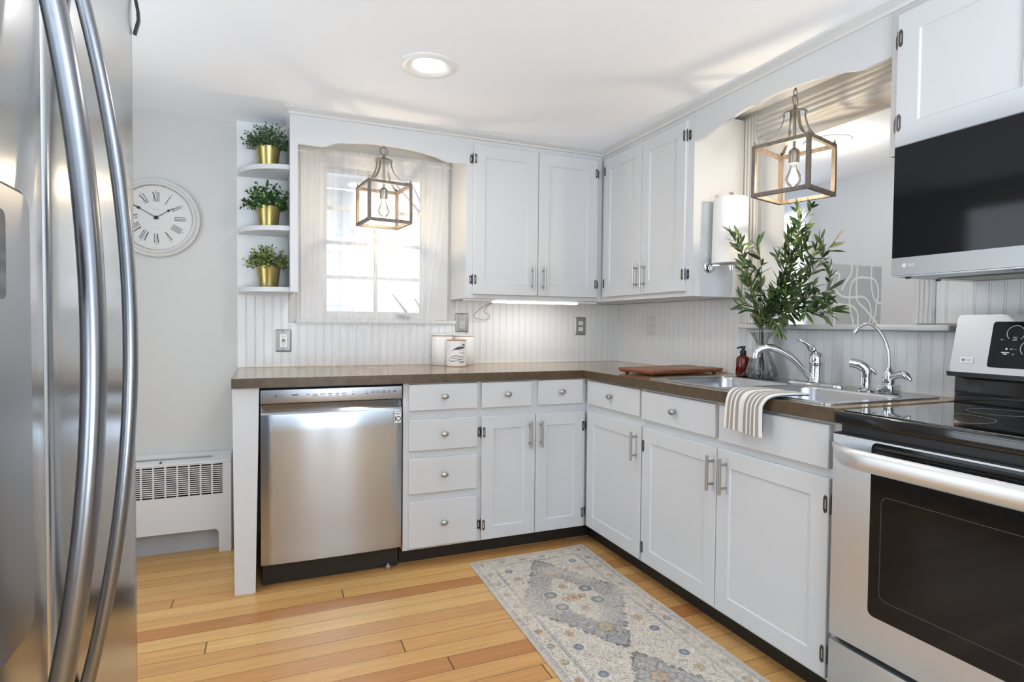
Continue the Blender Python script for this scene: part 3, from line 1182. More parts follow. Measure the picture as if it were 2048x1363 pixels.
low = [(-2.044, 1.296), (-2.009, 1.296), (-2.009, 2.006)] + [(-1.905, 2.006)] + arch([(-1.895, 2.007), (-1.868, 2.016), (-1.83, 2.030), (-1.77, 2.040), (-1.68, 2.049), (-1.594, 2.051),
                                                                     (-1.50, 2.048), (-1.42, 2.040), (-1.35, 2.029), (-1.31, 2.018), (-1.278, 2.009)]) + [(-1.268, 2.006), (-1.1585, 2.006)]
b = MB()
b.prism(low + [(-1.1585, 2.1425), (-2.044, 2.1425)], fub, -0.018, 0.0)
b.build('valance_board', M_cab, va, 30)
b = MB()
b.box(-2.044, -2.026, -0.283, -0.006, 1.296, 2.1425)
b.build('side_board', M_cab, va, 0)
va = thing('sink_valance', 'white arched valance board bridging above the sink pass-through', 'valance', (-0.3, -1.57, 2.0))
low = [(-2.0295, 2.006), (-1.940, 2.006)] + arch([(-1.93, 2.007), (-1.90, 2.014), (-1.86, 2.026), (-1.80, 2.037), (-1.70, 2.050), (-1.60, 2.056), (-1.545, 2.057),
                                                   (-1.44, 2.053), (-1.336, 2.040), (-1.27, 2.026), (-1.225, 2.015), (-1.19, 2.008)]) + [(-1.178, 2.006), (-1.1065, 2.006)]
b = MB()
b.prism(low + [(-1.1065, 2.1425), (-2.0295, 2.1425)], fur, -0.018, 0.0)
b.build('valance_board', M_cab, va, 30)

# --- three quarter-round corner shelves
def qshelf(z, label):
    b = MB()
    pts = [(-2.0445, -0.0045)] + [(-2.0445 - 0.240 * math.sin(R(90) * k / 16), -0.0045 - 0.250 * math.cos(R(90) * k / 16)) for k in range(17)]
    b.prism(pts, FZ(z), -0.023, 0.0)
    return tag(b.build('corner_shelf', M_cab, None, 40, (-2.1, -0.1, z - 0.023)), label, 'shelf', 'quarter-round shelves left of the window')


SZ = (1.913, 1.618, 1.321)
qshelf(SZ[0], 'white quarter-round shelf, topmost of three, holding the dark boxwood pot')
qshelf(SZ[1], 'white quarter-round shelf, middle of three, holding the round-leaved potted plant')
qshelf(SZ[2], 'white quarter-round shelf, lowest of three, holding the yellow-flecked potted plant')

# ================================================================= WORKTOP AND SINK
SX0, SX1, SY0, SY1 = -0.588, -0.045, -2.052, -1.150
b = MB()
hole = rrect(SX0 + 0.012, SX1 - 0.012, SY0 + 0.012, SY1 - 0.012, 0.02, 4)
outer = [(-2.279, -0.65), (-0.626, -0.65), (-0.626, -2.1055), (-0.0075, -2.1055), (-0.0075, -0.0075), (-2.279, -0.0075)]
b.prism(outer, FZ(0), 0.873, H, [hole])
wt = tag(b.build('worktop', M_counter, None, 0, (-0.8, -0.5, 0.873)), 'mottled brown L-shaped laminate worktop running around the corner', 'worktop')
b = MB()
b.box(-2.2795, -0.6261, -0.6518, -0.6500, 0.8728, H - 0.0004)
b.box(-0.6278, -0.6260, -2.1055, -0.6518, 0.8728, H - 0.0004)
b.box(-2.2808, -2.2790, -0.6518, -0.0075, 0.8728, H - 0.0004)
tag(b.build('front_edge', M_counter_edge, wt, 0), 'darker brown mottled front edge')
b = MB()
b.box(-2.279, -0.0135, -0.0125, -0.0075, H + 0.0003, H + 0.005)
b.box(-0.0125, -0.0075, -2.1055, -0.0075, H + 0.0003, H + 0.005)
o = struct('trim_14', b, mat('cream_caulk', (0.74, 0.69, 0.58), 0.5), 0)

sk = thing('kitchen_sink', 'stainless double-bowl sink set in the worktop under the pass-through', 'sink', (-0.32, -1.6, H))
B1 = (-0.555, -0.165, -1.578, -1.180)
B2 = (-0.555, -0.165, -2.020, -1.612)
rim = MB()
holes = [rrect(x0, x1, y0, y1, 0.055, 6) for x0, x1, y0, y1 in (B1, B2)]
rim.prism(rrect(SX0, SX1, SY0, SY1, 0.025, 5), FZ(H), 0.0006, 0.0042, holes)
rim.build('rim', M_sink, sk, 25)
for x0, x1, y0, y1 in (B1, B2):
    b = MB()
    rings = []
    for ins, z, r in ((0.0, 0.0042, 0.055), (0.003, 0.002, 0.055), (0.006, -0.006, 0.055), (0.016, -0.12, 0.055), (0.024, -0.145, 0.055), (0.045, -0.160, 0.05), (0.10, -0.166, 0.03)):
        rings.append([(u, v, H + z) for u, v in rrect(x0 + ins, x1 - ins, y0 + ins, y1 - ins, max(0.012, r - ins * 0.2), 6)])
    b.loft(rings, cap0=False)
    bo = b.build('basin', M_sink, sk, 50)
    b = MB()
    cx, cy = (x0 + x1) / 2, (y0 + y1) / 2
    b.lathe([(0.042, -0.1655), (0.040, -0.162), (0.030, -0.163), (0.028, -0.170)], (cx, cy, H), 24)
    b.build('drain', M_chrome, bo)

DZ = H + 0.0044
# --- main faucet
fa = thing('kitchen_faucet', 'chrome single-lever kitchen faucet with a low arched spout over the sink', 'faucet', (-0.113, -1.617, DZ))
b = MB()
rings = []
for z, ins in ((0, 0.0), (0.006, 0.0005), (0.011, 0.005), (0.013, 0.011)):
    rings.append([(u, v, DZ + z) for u, v in rrect(-0.143 + ins, -0.083 - ins, -1.745 + ins, -1.489 - ins, 0.029 - ins, 6)])
b.loft(rings)
b.build('base_plate', M_chrome, fa, 50)
b = MB()
b.lathe([(0.031, 0.012), (0.029, 0.018), (0.026, 0.026), (0.0245, 0.075), (0.025, 0.082), (0.028, 0.086), (0.028, 0.090), (0.026, 0.094), (0.0265, 0.108), (0.022, 0.122), (0.012, 0.130)],
        (-0.113, -1.617, DZ), 28)
b.build('faucet_body', M_chrome, fa, 50)
sp = spline([(-0.120, -1.613, 0.936), (-0.140, -1.603, 0.956), (-0.165, -1.588, 0.990), (-0.197, -1.569, 1.027), (-0.231, -1.549, 1.052), (-0.265, -1.529, 1.064),
             (-0.293, -1.513, 1.061), (-0.310, -1.503, 1.048), (-0.316, -1.499, 1.030)], 5)
b = MB()
nn = len(sp)
b.tube(sp, [0.0115 + 0.0035 * min(1, i / nn * 1.6) if i < nn - 6 else 0.0145 for i in range(nn)], 16)
b.lathe([(0.0155, 0.0), (0.0155, -0.012), (0.013, -0.014)], (-0.3165, -1.499, 1.034), 16)
b.build('spout', M_chrome, fa, 50)
b = MB()
lv = spline([(-0.109, -1.619, 1.015), (-0.116, -1.615, 1.040), (-0.128, -1.608, 1.060), (-0.143, -1.600, 1.079), (-0.160, -1.590, 1.092), (-0.178, -1.580, 1.096)], 5)
b.tube(lv, [0.021, 0.0205, 0.020, 0.0195, 0.019, 0.0185, 0.018, 0.017, 0.0165, 0.016, 0.0155, 0.015, 0.0145, 0.014, 0.0135, 0.013, 0.0125, 0.012, 0.0115, 0.011, 0.0108, 0.0105, 0.0103, 0.010, 0.008, 0.005][:len(lv)],
       14, squash=(0.55, 1.0), up=(-0.6, 0.35, 0.9))
b.build('lever', M_chrome, fa, 50)
b = MB()
b.sphere((-0.1345, -1.629, 1.0195), 0.004, 0.004, 0.005, 10, 8)
b.build('indicator_dot', M_ink, fa)

# --- side sprayer
sr = thing('side_sprayer', 'chrome side sprayer in its holder right of the main faucet', 'sprayer', (-0.138, -1.848, DZ))
b = MB()
b.lathe([(0.030, 0), (0.030, 0.004), (0.024, 0.012), (0.020, 0.014)], (-0.138, -1.847, DZ), 24)
b.build('holder', M_chrome, sr)
b = MB()
pts = spline([(-0.138, -1.846, 0.932), (-0.138, -1.8455, 0.966), (-0.139, -1.845, 0.992), (-0.144, -1.838, 1.007), (-0.156, -1.820, 1.017), (-0.168, -1.802, 1.020)], 4)
b.tube(pts, [0.0165] * 6 + [0.017] * 6 + [0.0165] * 6 + [0.0155] * 20, 16) if False else b.tube(pts, [0.0165 + (0.0015 if 5 < i < 15 else 0) for i in range(len(pts))], 16)
b.build('spray_head', M_chrome, sr, 50)
b = MB()
b.tube([(-0.132, -1.858, 1.002), (-0.126, -1.866, 0.992), (-0.122, -1.872, 0.980)], [0.006, 0.007, 0.004], 10)
b.build('trigger', M_chrome, sr, 50)

# --- filtered water tap
ft = thing('filter_tap', 'slim chrome gooseneck drinking-water tap at the right end of the sink', 'tap', (-0.138, -1.928, DZ))
b = MB()
b.box(-0.164, -0.110, -1.956, -1.902, DZ, DZ + 0.034, 0.006, 3)
b.build('tap_base', M_chrome, ft, 40)
b = MB()
b.lathe([(0.017, 0.034), (0.020, 0.040), (0.0195, 0.060), (0.017, 0.075), (0.012, 0.083), (0.009, 0.090), (0.007, 0.096)], (-0.138, -1.928, DZ), 24)
b.build('tap_body', M_chrome, ft, 50)
b = MB()
b.tube(spline([(-0.138, -1.928, 1.005), (-0.139, -1.927, 1.055), (-0.143, -1.920, 1.092), (-0.151, -1.907, 1.126), (-0.160, -1.891, 1.151), (-0.171, -1.871, 1.162), (-0.182, -1.853, 1.154), (-0.189, -1.841, 1.138)], 5),
       0.0052, 12)
b.cyl((-0.188, -1.843, 1.141), (-0.192, -1.836, 1.130), 0.0065, 0.0075, 12)
b.build('gooseneck', mat('dull_chrome', (0.55, 0.55, 0.53), 0.15, 1.0), ft, 50)
b = MB()
b.tube(spline([(-0.140, -1.920, 0.962), (-0.142, -1.940, 0.977), (-0.146, -1.966, 0.987), (-0.150, -1.990, 0.990), (-0.153, -2.008, 0.979), (-0.154, -2.014, 0.972)], 4),
       [0.012] * 5 + [0.013] * 4 + [0.0145] * 5 + [0.013, 0.011, 0.009, 0.008, 0.007, 0.006, 0.005][:7], 14, squash=(0.9, 1.0))
b.build('tap_lever', M_chrome, ft, 50)

# ================================================================= APPLIANCES
def disc(mb, cx, cy, r, fn, d0, d1, n=28):
    mb.prism([(cx + r * math.cos(2 * PI * k / n), cy + r * math.sin(2 * PI * k / n)) for k in range(n)], fn, d0, d1)


def arcband(mb, cx, cy, r0, r1, a0, a1, fn, d0, d1, n=28):
    o_ = [(cx + r1 * math.cos(R(a0 + (a1 - a0) * k / n)), cy + r1 * math.sin(R(a0 + (a1 - a0) * k / n))) for k in range(n + 1)]
    i_ = [(cx + r0 * math.cos(R(a0 + (a1 - a0) * k / n)), cy + r0 * math.sin(R(a0 + (a1 - a0) * k / n))) for k in range(n + 1)]
    for k in range(n):
        mb.prism([o_[k], o_[k + 1], i_[k + 1], i_[k]], fn, d0, d1)


def emblem(cx, cy, r, fn, parent, m, m2, d=0.0, style='disc'):
    """round face mark followed by the two letters"""
    b = MB()
    if style == 'disc':
        disc(b, cx, cy, r, fn, d, d + 0.0004)
        o_ = b.build('emblem', m, parent, 0)
        b = MB()
        arcband(b, cx, cy, r * 0.74, r * 0.86, 20, 330, fn, d + 0.0004, d + 0.0007, 20)
        b.prism([(cx - r * .10, cy + r * .45), (cx + r * .02, cy + r * .45), (cx + r * .02, cy - r * .3), (cx - r * .10, cy - r * .3)], fn, d + 0.0004, d + 0.0007)
        b.prism([(cx + r * .02, cy - r * .18), (cx + r * .34, cy - r * .18), (cx + r * .34, cy - r * .3), (cx + r * .02, cy - r * .3)], fn, d + 0.0004, d + 0.0007)
        disc(b, cx - r * .38, cy + r * .36, r * .12, fn, d + 0.0004, d + 0.0007, 10)
        b.build('emblem_mark', m2, o_, 0)
    else:
        arcband(b, cx, cy, r * 0.84, r, 60, 400, fn, d, d + 0.0005, 24)
        b.prism([(cx + r * .05, cy + r * .75), (cx + r * .7, cy + r * .5), (cx + r * .9, cy + r * .05), (cx + r * .45, cy - r * .05), (cx + r * .4, cy - r * .6), (cx + r * .1, cy - r * .6)], fn, d, d + 0.0005)
        disc(b, cx - r * .38, cy + r * .36, r * .12, fn, d, d + 0.0005, 10)
        b.build('emblem', m, parent, 0)


def marks(name, rects, fn, parent, m, d=0.0, th=0.0004):
    b = MB()
    for u, v, wu, wv in rects:
        b.prism([(u - wu / 2, v - wv / 2), (u + wu / 2, v - wv / 2), (u + wu / 2, v + wv / 2), (u - wu / 2, v + wv / 2)], fn, d, d + th)
    return b.build(name, m, parent, 0)


# --- dishwasher
dwh = thing('dishwasher', 'stainless steel dishwasher with top control strip under the worktop', 'dishwasher', (-1.872, -0.33, 0))
b = MB()
b.box(-2.166, -1.577, -0.585, -0.03, 0.10, 0.868)
b.build('tub_body', M_black, dwh, 0)
b = MB()
DX0, DX1 = -2.171, -1.573
DF = 0.640
# front door: slightly bowed panel with a rounded top edge into the pocket handle
cols = 24
rings = []
for (z, d) in ((0.108, 0.0), (0.109, 0.030), (0.112, 0.033), (0.30, 0.038), (0.50, 0.041), (0.68, 0.041), (0.752, 0.040), (0.760, 0.037), (0.765, 0.030), (0.790, 0.012), (0.797, 0.008), (0.797, 0.0)):
    ring = []
    for k in range(cols + 1):
        t = k / cols
        x = DX0 + (DX1 - DX0) * t
        edge = min(t, 1 - t) * 0.6
        bow = 0.007 * math.sin(PI * t) + (0.004 * min(1, edge / 0.004) - 0.004 if d > 0.02 else 0)
        ring.append((x, -(DF - 0.041 + d) - (bow if d > 0.005 else 0), z))
    rings.append(ring)
rings2 = [r_ + [(DX1, -0.59, r_[0][2]), (DX0, -0.59, r_[0][2])] for r_ in rings]
b.loft(rings2, closed=True)
door = b.build('door', M_steel, dwh, 40)
b = MB()
b.box(DX0, DX1, -DF - 0.001, -0.59, 0.804, 0.862, 0.003, 2)
strip = b.build('control_strip', mat('strip_steel', (0.50, 0.515, 0.55), 0.32, 1.0), dwh, 30)
fdw = FB(-DF - 0.001)
emblem(-2.114, 0.834, 0.0085, fdw, strip, M_darkink, M_whiteink, 0, 'ring')
text('LG', 0.0155, lambda u, v, d: fdw(-2.090 + u * 1.15, 0.834 + v, d + 0.0003), M_darkink, 'lettering', strip)
rc = []
for u, wu in ((-2.035, .026),):
    rc.append((u, 0.838, wu, 0.0055))
for u, wu in ((-1.983, .015), (-1.953, .020), (-1.921, .021), (-1.890, .021), (-1.860, .016), (-1.831, .022)):
    rc.append((u, 0.838, wu, 0.0028))
for u, wu in ((-1.953, .026), (-1.890, .012), (-1.860, .014), (-1.831, .014)):
    rc.append((u, 0.8305, wu, 0.0022))
for u in (-1.793, -1.732):
    rc += [(u, 0.845, .004, 0.003), (u, 0.833, .006, 0.005)]
for u, wu in ((-1.706, .015), (-1.683, .017), (-1.657, .021), (-1.632, .015), (-1.607, .017), (-1.583 - 0.0, .0)):
    if wu:
        rc += [(u + 0.0, 0.842, wu, 0.0026), (u, 0.8365, wu * .9, 0.0026)]
rc = [(u if u < -1.72 else u - 0.0, v, a, c_) for u, v, a, c_ in rc]
for lo_, hi_ in ((-2.2, -2.0), (-2.0, -1.82), (-1.82, -1.76), (-1.76, -1.72), (-1.72, -1.5)):
    marks('button_legend', [q_ for q_ in rc if lo_ < q_[0] < hi_], fdw, strip, M_darkink)

# warranty sticker
fst = lambda u, v, d: (u, -DF - 0.0050 - d, v)
b = MB()
b.prism([(-1.610, 0.692), (-1.5785, 0.692), (-1.5785, 0.744), (-1.610, 0.744)], fst, -0.004, 0.0003)
stk = tag(b.build('sticker', M_white_pl, door, 0), 'white sticker with the number 10')
b = MB()
for u, v, wu, wv in ((-1.610 + 0.0157, 0.744, .0315, .0008), (-1.610 + 0.0157, 0.692, .0315, .0008), (-1.610, 0.718, .0008, .052), (-1.5785, 0.718, .0008, .052),
                     (-1.594, 0.7365, 0.026, 0.0025), (-1.594, 0.7325, 0.014, 0.0014), (-1.594, 0.6955, 0.022, 0.0016)):
    b.prism([(u - wu / 2, v - wv / 2), (u + wu / 2, v - wv / 2), (u + wu / 2, v + wv / 2), (u - wu / 2, v + wv / 2)], fst, 0.0003, 0.0006)
b.prism([(-1.6065, 0.702), (-1.6028, 0.702), (-1.6028, 0.724), (-1.6065, 0.724)], fst, 0.0003, 0.0006)
arcband(b, -1.5905, 0.713, 0.0078, 0.0112, 0, 360, fst, 0.0003, 0.0006)
b.build('number_ten', M_ink, stk, 0)
b = MB()
b.box(-2.166, -1.577, -0.570, -0.555, 0.004, 0.107)
b.build('toe_panel', M_toe, dwh, 0)
for x in (-1.625,):
    b = MB()
    b.lathe([(0.014, 0.0), (0.015, 0.012), (0.013, 0.020), (0.005, 0.021), (0.005, 0.028)], (x, -0.588, 0.0), 16)
    b.build('levelling_foot', M_nickel, dwh)

# --- range
RY0, RY1 = -2.872, -2.1125
rg = thing('range', 'stainless electric range with black glass cooktop at the right edge', 'stove', (-0.33, -2.49, 0))
b = MB()
b.box(-0.610, -0.010, RY0 + 0.004, RY1 - 0.004, 0.04, 0.868)
b.build('body', M_black, rg, 0)
b = MB()
b.box(-0.638, -0.105, RY0, RY1, 0.874, 0.9095, 0.004, 3)
ct = b.build('cooktop_frame', M_blacke, rg, 30)
b = MB()
b.box(-0.618, -0.118, RY0 + 0.014, RY1 - 0.014, 0.9090, 0.9125, 0.001, 1)
b.build('glass_top', mat('ceramic_glass', (0.006, 0.006, 0.007), 0.035, coat=1.0, spec=0.8), ct, 0)
# burner rings printed on the glass
for cx, cy, r in ((-0.47, -2.31, 0.105), (-0.47, -2.67, 0.085), (-0.23, -2.31, 0.075), (-0.23, -2.67, 0.105)):
    b = MB()
    arcband(b, cx, cy, r - 0.0012, r, 0, 360, FZ(0.9125), 0.0, 0.0002, 48)
    b.build('burner_ring', M_grey_pl, ct, 0)
# vent band under the cooktop
b = MB()
b.box(-0.622, -0.60, RY0 + 0.01, RY1 - 0.02, 0.850, 0.8735)
b.build('vent_band', M_black, rg, 0)
# oven door
XO = -0.645
fo = FR(XO)
b = MB()
b.prism([(RY0 + 0.004, 0.268), (RY1 - 0.004, 0.268), (RY1 - 0.004, 0.846), (RY0 + 0.004, 0.846)], fo, -0.030, -0.002)
b.prism([(RY0 + 0.006, 0.270), (RY1 - 0.006, 0.270), (RY1 - 0.006, 0.844), (RY0 + 0.006, 0.844)], fo, -0.002, 0.0)
od = b.build('oven_door', M_oven, rg, 0)
b = MB()
b.box(-0.643, -0.612, RY0 + 0.004, RY1 - 0.004, 0.8465, 0.8500)
b.build('door_top_trim', M_black, od, 0)
# glass: lower panel plus the vent strip above it
b = MB()
b.prism(rrect(-2.752, -2.2325, 0.376, 0.842, 0.016, 5), fo, -0.001, 0.0015)
gl = b.build('door_glass', M_blackg, od, 30)
b = MB()
for v in (0.829, 0.818, 0.806):
    b.prism([(-2.74, v - 0.0035), (-2.245, v - 0.0035), (-2.245, v + 0.0035), (-2.74, v + 0.0035)], fo, 0.0015, 0.004)
b.build('vent_slats', M_blacke, od, 0)
b = MB()
for o_, i_ in ((rrect(-2.715, -2.262, 0.428, 0.705, 0.02, 5), rrect(-2.713, -2.264, 0.430, 0.703, 0.018, 5)),):
    b.prism(o_, fo, 0.0015, 0.0018, [i_])
b.build('window_outline', mat('dark_grey_frit', (0.05, 0.05, 0.052), 0.25), gl, 0)
# handle: bowed strap across the door
b = MB()
hp = []
nn = 32
rings = []
for k in range(nn + 1):
    t = k / nn
    y = RY1 - 0.012 + (RY0 + 0.012 - (RY1 - 0.012)) * t
    e = min(t, 1 - t)
    so = 0.004 + 0.046 * (1 - (1 - min(1, e / 0.16)) ** 2)
    hz = 0.027 * (1 - 0.75 * (1 - min(1, e / 0.055)) ** 2.2)
    zc = 0.797 + 0.024 * (1 - min(1, e / 0.055)) ** 2.2 * 0.9
    th_ = 0.010
    ring = []
    for (dz, dx) in ((-1, 0.1), (-0.8, 0.75), (-0.3, 1.0), (0.3, 1.0), (0.8, 0.75), (1, 0.1), (0.8, -0.5), (0, -0.7), (-0.8, -0.5)):
        ring.append((XO - so - dx * th_, y, zc + dz * hz))
    rings.append(ring)
b.loft(rings)
for y in (RY1 - 0.045, RY0 + 0.045):
    b.box(XO - 0.018, XO + 0.001, y - 0.012, y + 0.012, 0.782, 0.812)
b.build('handle', mat('satin_handle', (0.78, 0.78, 0.775), 0.38, 1.0), od, 50)
# storage drawer
b = MB()
b.box(XO, -0.612, RY0 + 0.004, RY1 - 0.004, 0.050, 0.252, 0.003, 2)
b.build('drawer', M_oven, rg, 30)
# back guard with slanted control fascia
b = MB()
b.box(-0.104, -0.012, RY0 + 0.006, RY1 - 0.006, 0.868, 1.000, 0.004, 2)
b.build('back_panel', M_blacke, rg, 30)
def bgx(z):
    return -0.126 + (z - 1.020) / 0.172 * 0.040


fbg = lambda u, v, d: (bgx(v) - d, u, v)
b = MB()
pts = rrect(RY0 + 0.001, RY1 - 0.003, 1.010, 1.192, 0.014, 5)
vs_f = [(bgx(v) - 0.0, u, v) for u, v in pts]
vs_b = [(-0.012, u, v) for u, v in pts]
b.loft([vs_b, vs_f])
bg = b.build('control_fascia', M_steel_range, rg, 30)
b = MB()
b.prism([(RY0 + 0.001, 0.998), (RY1 - 0.003, 0.998), (RY1 + 0.001, 1.012), (RY0 - 0.001, 1.012)], fbg, -0.09, 0.006)
b.build('fascia_skirt', M_blacke, rg, 30)
b = MB()
b.prism(rrect(-2.76, -2.218, 1.032, 1.170, 0.008, 4), fbg, -0.002, 0.0008)
tp = b.build('touch_panel', M_blackg, bg, 20)
for cx, cy in ((-2.279, 1.136), (-2.318, 1.092), (-2.60, 1.136), (-2.64, 1.092)):
    b = MB()
    arcband(b, cx, cy, 0.0215, 0.0228, -50, 230, fbg, 0.0008, 0.0011, 36)
    b.build('dial_ring', M_whiteink, tp, 0)
fbt = lambda cu, cv: (lambda u, v, d: fbg(cu - u, cv + v, d + 0.001))
for cx, cy in ((-2.279, 1.136), (-2.318, 1.092)):
    text('ON', 0.0065, fbt(cx, cy - 0.0135), M_whiteink, 'lettering', tp)
    text('OFF', 0.0065, fbt(cx, cy - 0.0205), M_whiteink, 'lettering', tp)
b = MB()
def chev(u, v, s_, up):
    q = 0.0032
    k = 1 if up else -1
    b.bar([fbg(u - q, v - k * q * .5, 0.001), fbg(u, v + k * q * .5, 0.001), fbg(u + q, v - k * q * .5, 0.001)], 0.0003, 0.0005, (1, 0, 0))


chev(-2.2465, 1.116, 1, False)
chev(-2.3115, 1.119, 1, True)
chev(-2.280, 1.073, 1, False)
disc(b, -2.262, 1.0885, 0.0028, fbg, 0.0008, 0.0011, 12)
disc(b, -2.273, 1.0885, 0.0018, fbg, 0.0008, 0.0011, 12)
b.prism([(-2.287, 1.0882), (-2.276, 1.0882), (-2.276, 1.0888), (-2.287, 1.0888)], fbg, 0.0008, 0.0011)
b.prism([(-2.270, 1.0765), (-2.250, 1.0765), (-2.250, 1.079), (-2.270, 1.079)], fbg, 0.0008, 0.0011)
b.prism([(-2.265, 1.072), (-2.255, 1.072), (-2.255, 1.0743), (-2.265, 1.0743)], fbg, 0.0008, 0.0011)
b.build('touch_icons', M_whiteink, tp, 0)
b = MB()
b.prism(rrect(-2.180, -2.1425, 1.041, 1.060, 0.002, 3), fbg, 0.0, 0.0025)
bd = b.build('badge', M_white_pl, bg, 20)
emblem(-2.153, 1.0505, 0.0048, fbg, bd, M_darkink, M_whiteink, 0.0025)
text('LG', 0.0085, lambda u, v, d: fbg(-2.168 - u * 1.2, 1.0505 + v, d + 0.0028), M_darkink, 'lettering', bd)

# --- over-the-range microwave
mw = thing('microwave', 'stainless over-the-range microwave with black glass door', 'microwave', (-0.2, -2.485, 1.30))
MY0, MY1 = -2.866, -2.1035
b = MB()
b.box(-0.372, -0.010, MY0, MY1, 1.3045, 1.688)
b.build('body', mat('microwave_case', (0.35, 0.35, 0.355), 0.4, 1.0), mw, 0)
fm = FR(-0.396)
b = MB()
b.prism([(MY0, 1.3575), (MY1, 1.3575), (MY1, 1.688), (MY0, 1.688)], fm, -0.0235, 0.0)
md = b.build('door', M_blackg, mw, 0)
b = MB()
b.prism([(MY0, 1.3045), (MY1, 1.3045), (MY1, 1.357), (MY0, 1.357)], fm, -0.0235, 0.001)
ms_ = b.build('lower_fascia', M_mwsteel, mw, 0)
emblem(-2.1415, 1.3335, 0.0065, fm, ms_, M_whiteink, M_greyink, 0.001)
text('LG', 0.0115, lambda u, v, d: fm(-2.1635 - u * 1.2, 1.3335 + v, d + 0.0013), M_whiteink, 'lettering', ms_)
# underside: bright plate, two grease filters and a lamp window
b = MB()
b.box(-0.392, -0.012, MY0 + 0.002, MY1 - 0.002, 1.3005, 1.3040)
un = b.build('underside_plate', M_steel_range, mw, 0)
for y0, y1 in ((-2.44, -2.155), (-2.81, -2.53)):
    b = MB()
    b.prism(rrect(-0.27, -0.055, y0, y1, 0.01, 3), lambda u, v, d: (u, v, 1.3004 - d), 0.0, 0.0012)
    fl = b.build('filter_frame', M_black, un, 0)
    b = MB()
    for k in range(14):
        x = -0.225 + 0.009 * k
        b.box(x, x + 0.005, y0 + 0.03, y1 - 0.03, 1.2980, 1.2994)
    b.build('filter_mesh', mat('filter_mesh', (0.45, 0.43, 0.38), 0.5, 0.8) if 'filter_mesh' not in MATS else MATS['filter_mesh'], fl, 0)
b = MB()
b.prism(rrect(-0.372, -0.295, -2.70, -2.40, 0.01, 3), lambda u, v, d: (u, v, 1.3004 - d), 0.0, 0.0012)
b.build('lamp_window', M_blackg, un, 0)
for x, y in ((-0.375, -2.14), (-0.21, -2.125)):
    b = MB()
    b.lathe([(0.008, 0.0), (0.007, -0.005), (0.003, -0.006)], (x, y, 1.3004), 14)
    b.build('rubber_foot', M_black, un)

# --- refrigerator (its front faces right, seen almost edge-on)
FX = -2.354
SEAM = -2.492
FY0, FY1 = -2.950, -2.040
rf = thing('refrigerator', 'stainless french-door refrigerator filling the left edge, seen edge-on', 'refrigerator', (-2.75, -2.495, 0))
b = MB()
b.box(-3.15, -2.440, FY0 + 0.004, FY1 - 0.004, 0.03, 1.755)
b.build('body', mat('fridge_case', (0.23, 0.235, 0.24), 0.45), rf, 0)


def fdoor(name, y0, y1, z0, z1):
    b = MB()
    pts = []
    r = 0.013
    nf = 16
    # plan outline (x,y): back edge then softly crowned front
    pts.append((-2.438, y0 + 0.002))
    for k in range(5):
        a = R(90 * k / 4)
        pts.append((FX - 0.0031 + r * (math.sin(a) - 1), y0 + r - r * math.cos(a)))
    for k in range(1, nf):
        t = k / nf
        y = y0 + r + (y1 - y0 - 2 * r) * t
        yy = (y - SEAM) / 0.455
        pts.append((FX - 0.0030 * (1 - math.sin(PI * t)) ** 2, y))
    for k in range(5):
        a = R(90 - 90 * k / 4)
        pts.append((FX - 0.0031 + r * (math.sin(a) - 1), y1 - r + r * math.cos(a)))
    pts.append((-2.438, y1 - 0.002))
    b.prism(pts, FZ(0), z0, z1)
    return b.build(name, M_steelv, rf, 40)


d_near = fdoor('door', FY0, SEAM - 0.002, 0.470, 1.752)
d_far = fdoor('door', SEAM + 0.004, FY1, 0.470, 1.752)
fz = fdoor('freezer_drawer', FY0, FY1, 0.060, 0.460)
b = MB()
b.box(-2.440, -2.405, FY0 + 0.01, FY1 - 0.01, 0.460, 0.470)
b.box(-2.440, -2.405, SEAM - 0.002, SEAM + 0.004, 0.470, 1.752)
b.build('door_gasket', M_black, rf, 0)


def fhandle(y, parent):
    b = MB()
    pts, n_ = [], 40
    for k in range(n_ + 1):
        t = -1 + 2 * k / n_
        z = 1.12 + 0.452 * t
        so = 0.054 * (1 - t * t) + 0.008
        pts.append((FX + so - 0.004, y, z))
    rings = []
    for k, p in enumerate(pts):
        a = Vector(pts[min(k + 1, n_)]) - Vector(pts[max(k - 1, 0)])
        a.normalize()
        nx = Vector((a.z, 0, -a.x))
        ring = []
        for j in range(16):
            th = 2 * PI * j / 16
            cx_ = math.copysign(abs(math.cos(th)) ** 0.7, math.cos(th)) * (0.0105 if parent is d_near else 0.008)
            cy_ = math.copysign(abs(math.sin(th)) ** 0.7, math.sin(th)) * (0.016 if parent is d_near else 0.0115)
            ring.append(Vector(p) + nx * cx_ + Vector((0, 1, 0)) * cy_)
        rings.append(ring)
    b.loft(rings)
    return b.build('handle', mat('handle_steel', (0.22, 0.228, 0.245), 0.28, 1.0) if 'handle_steel' not in MATS else MATS['handle_steel'], parent, 50)


fhandle(-2.572, d_near)
fhandle(-2.405, d_far)
b = MB()
b.tube(spline([(FX - 0.004, -2.86, 0.36), (FX + 0.045, -2.82, 0.36), (FX + 0.05, -2.495, 0.36), (FX + 0.045, -2.17, 0.36), (FX - 0.004, -2.13, 0.36)], 6), 0.011, 12)
b.build('handle', MATS['handle_steel'], fz, 50)
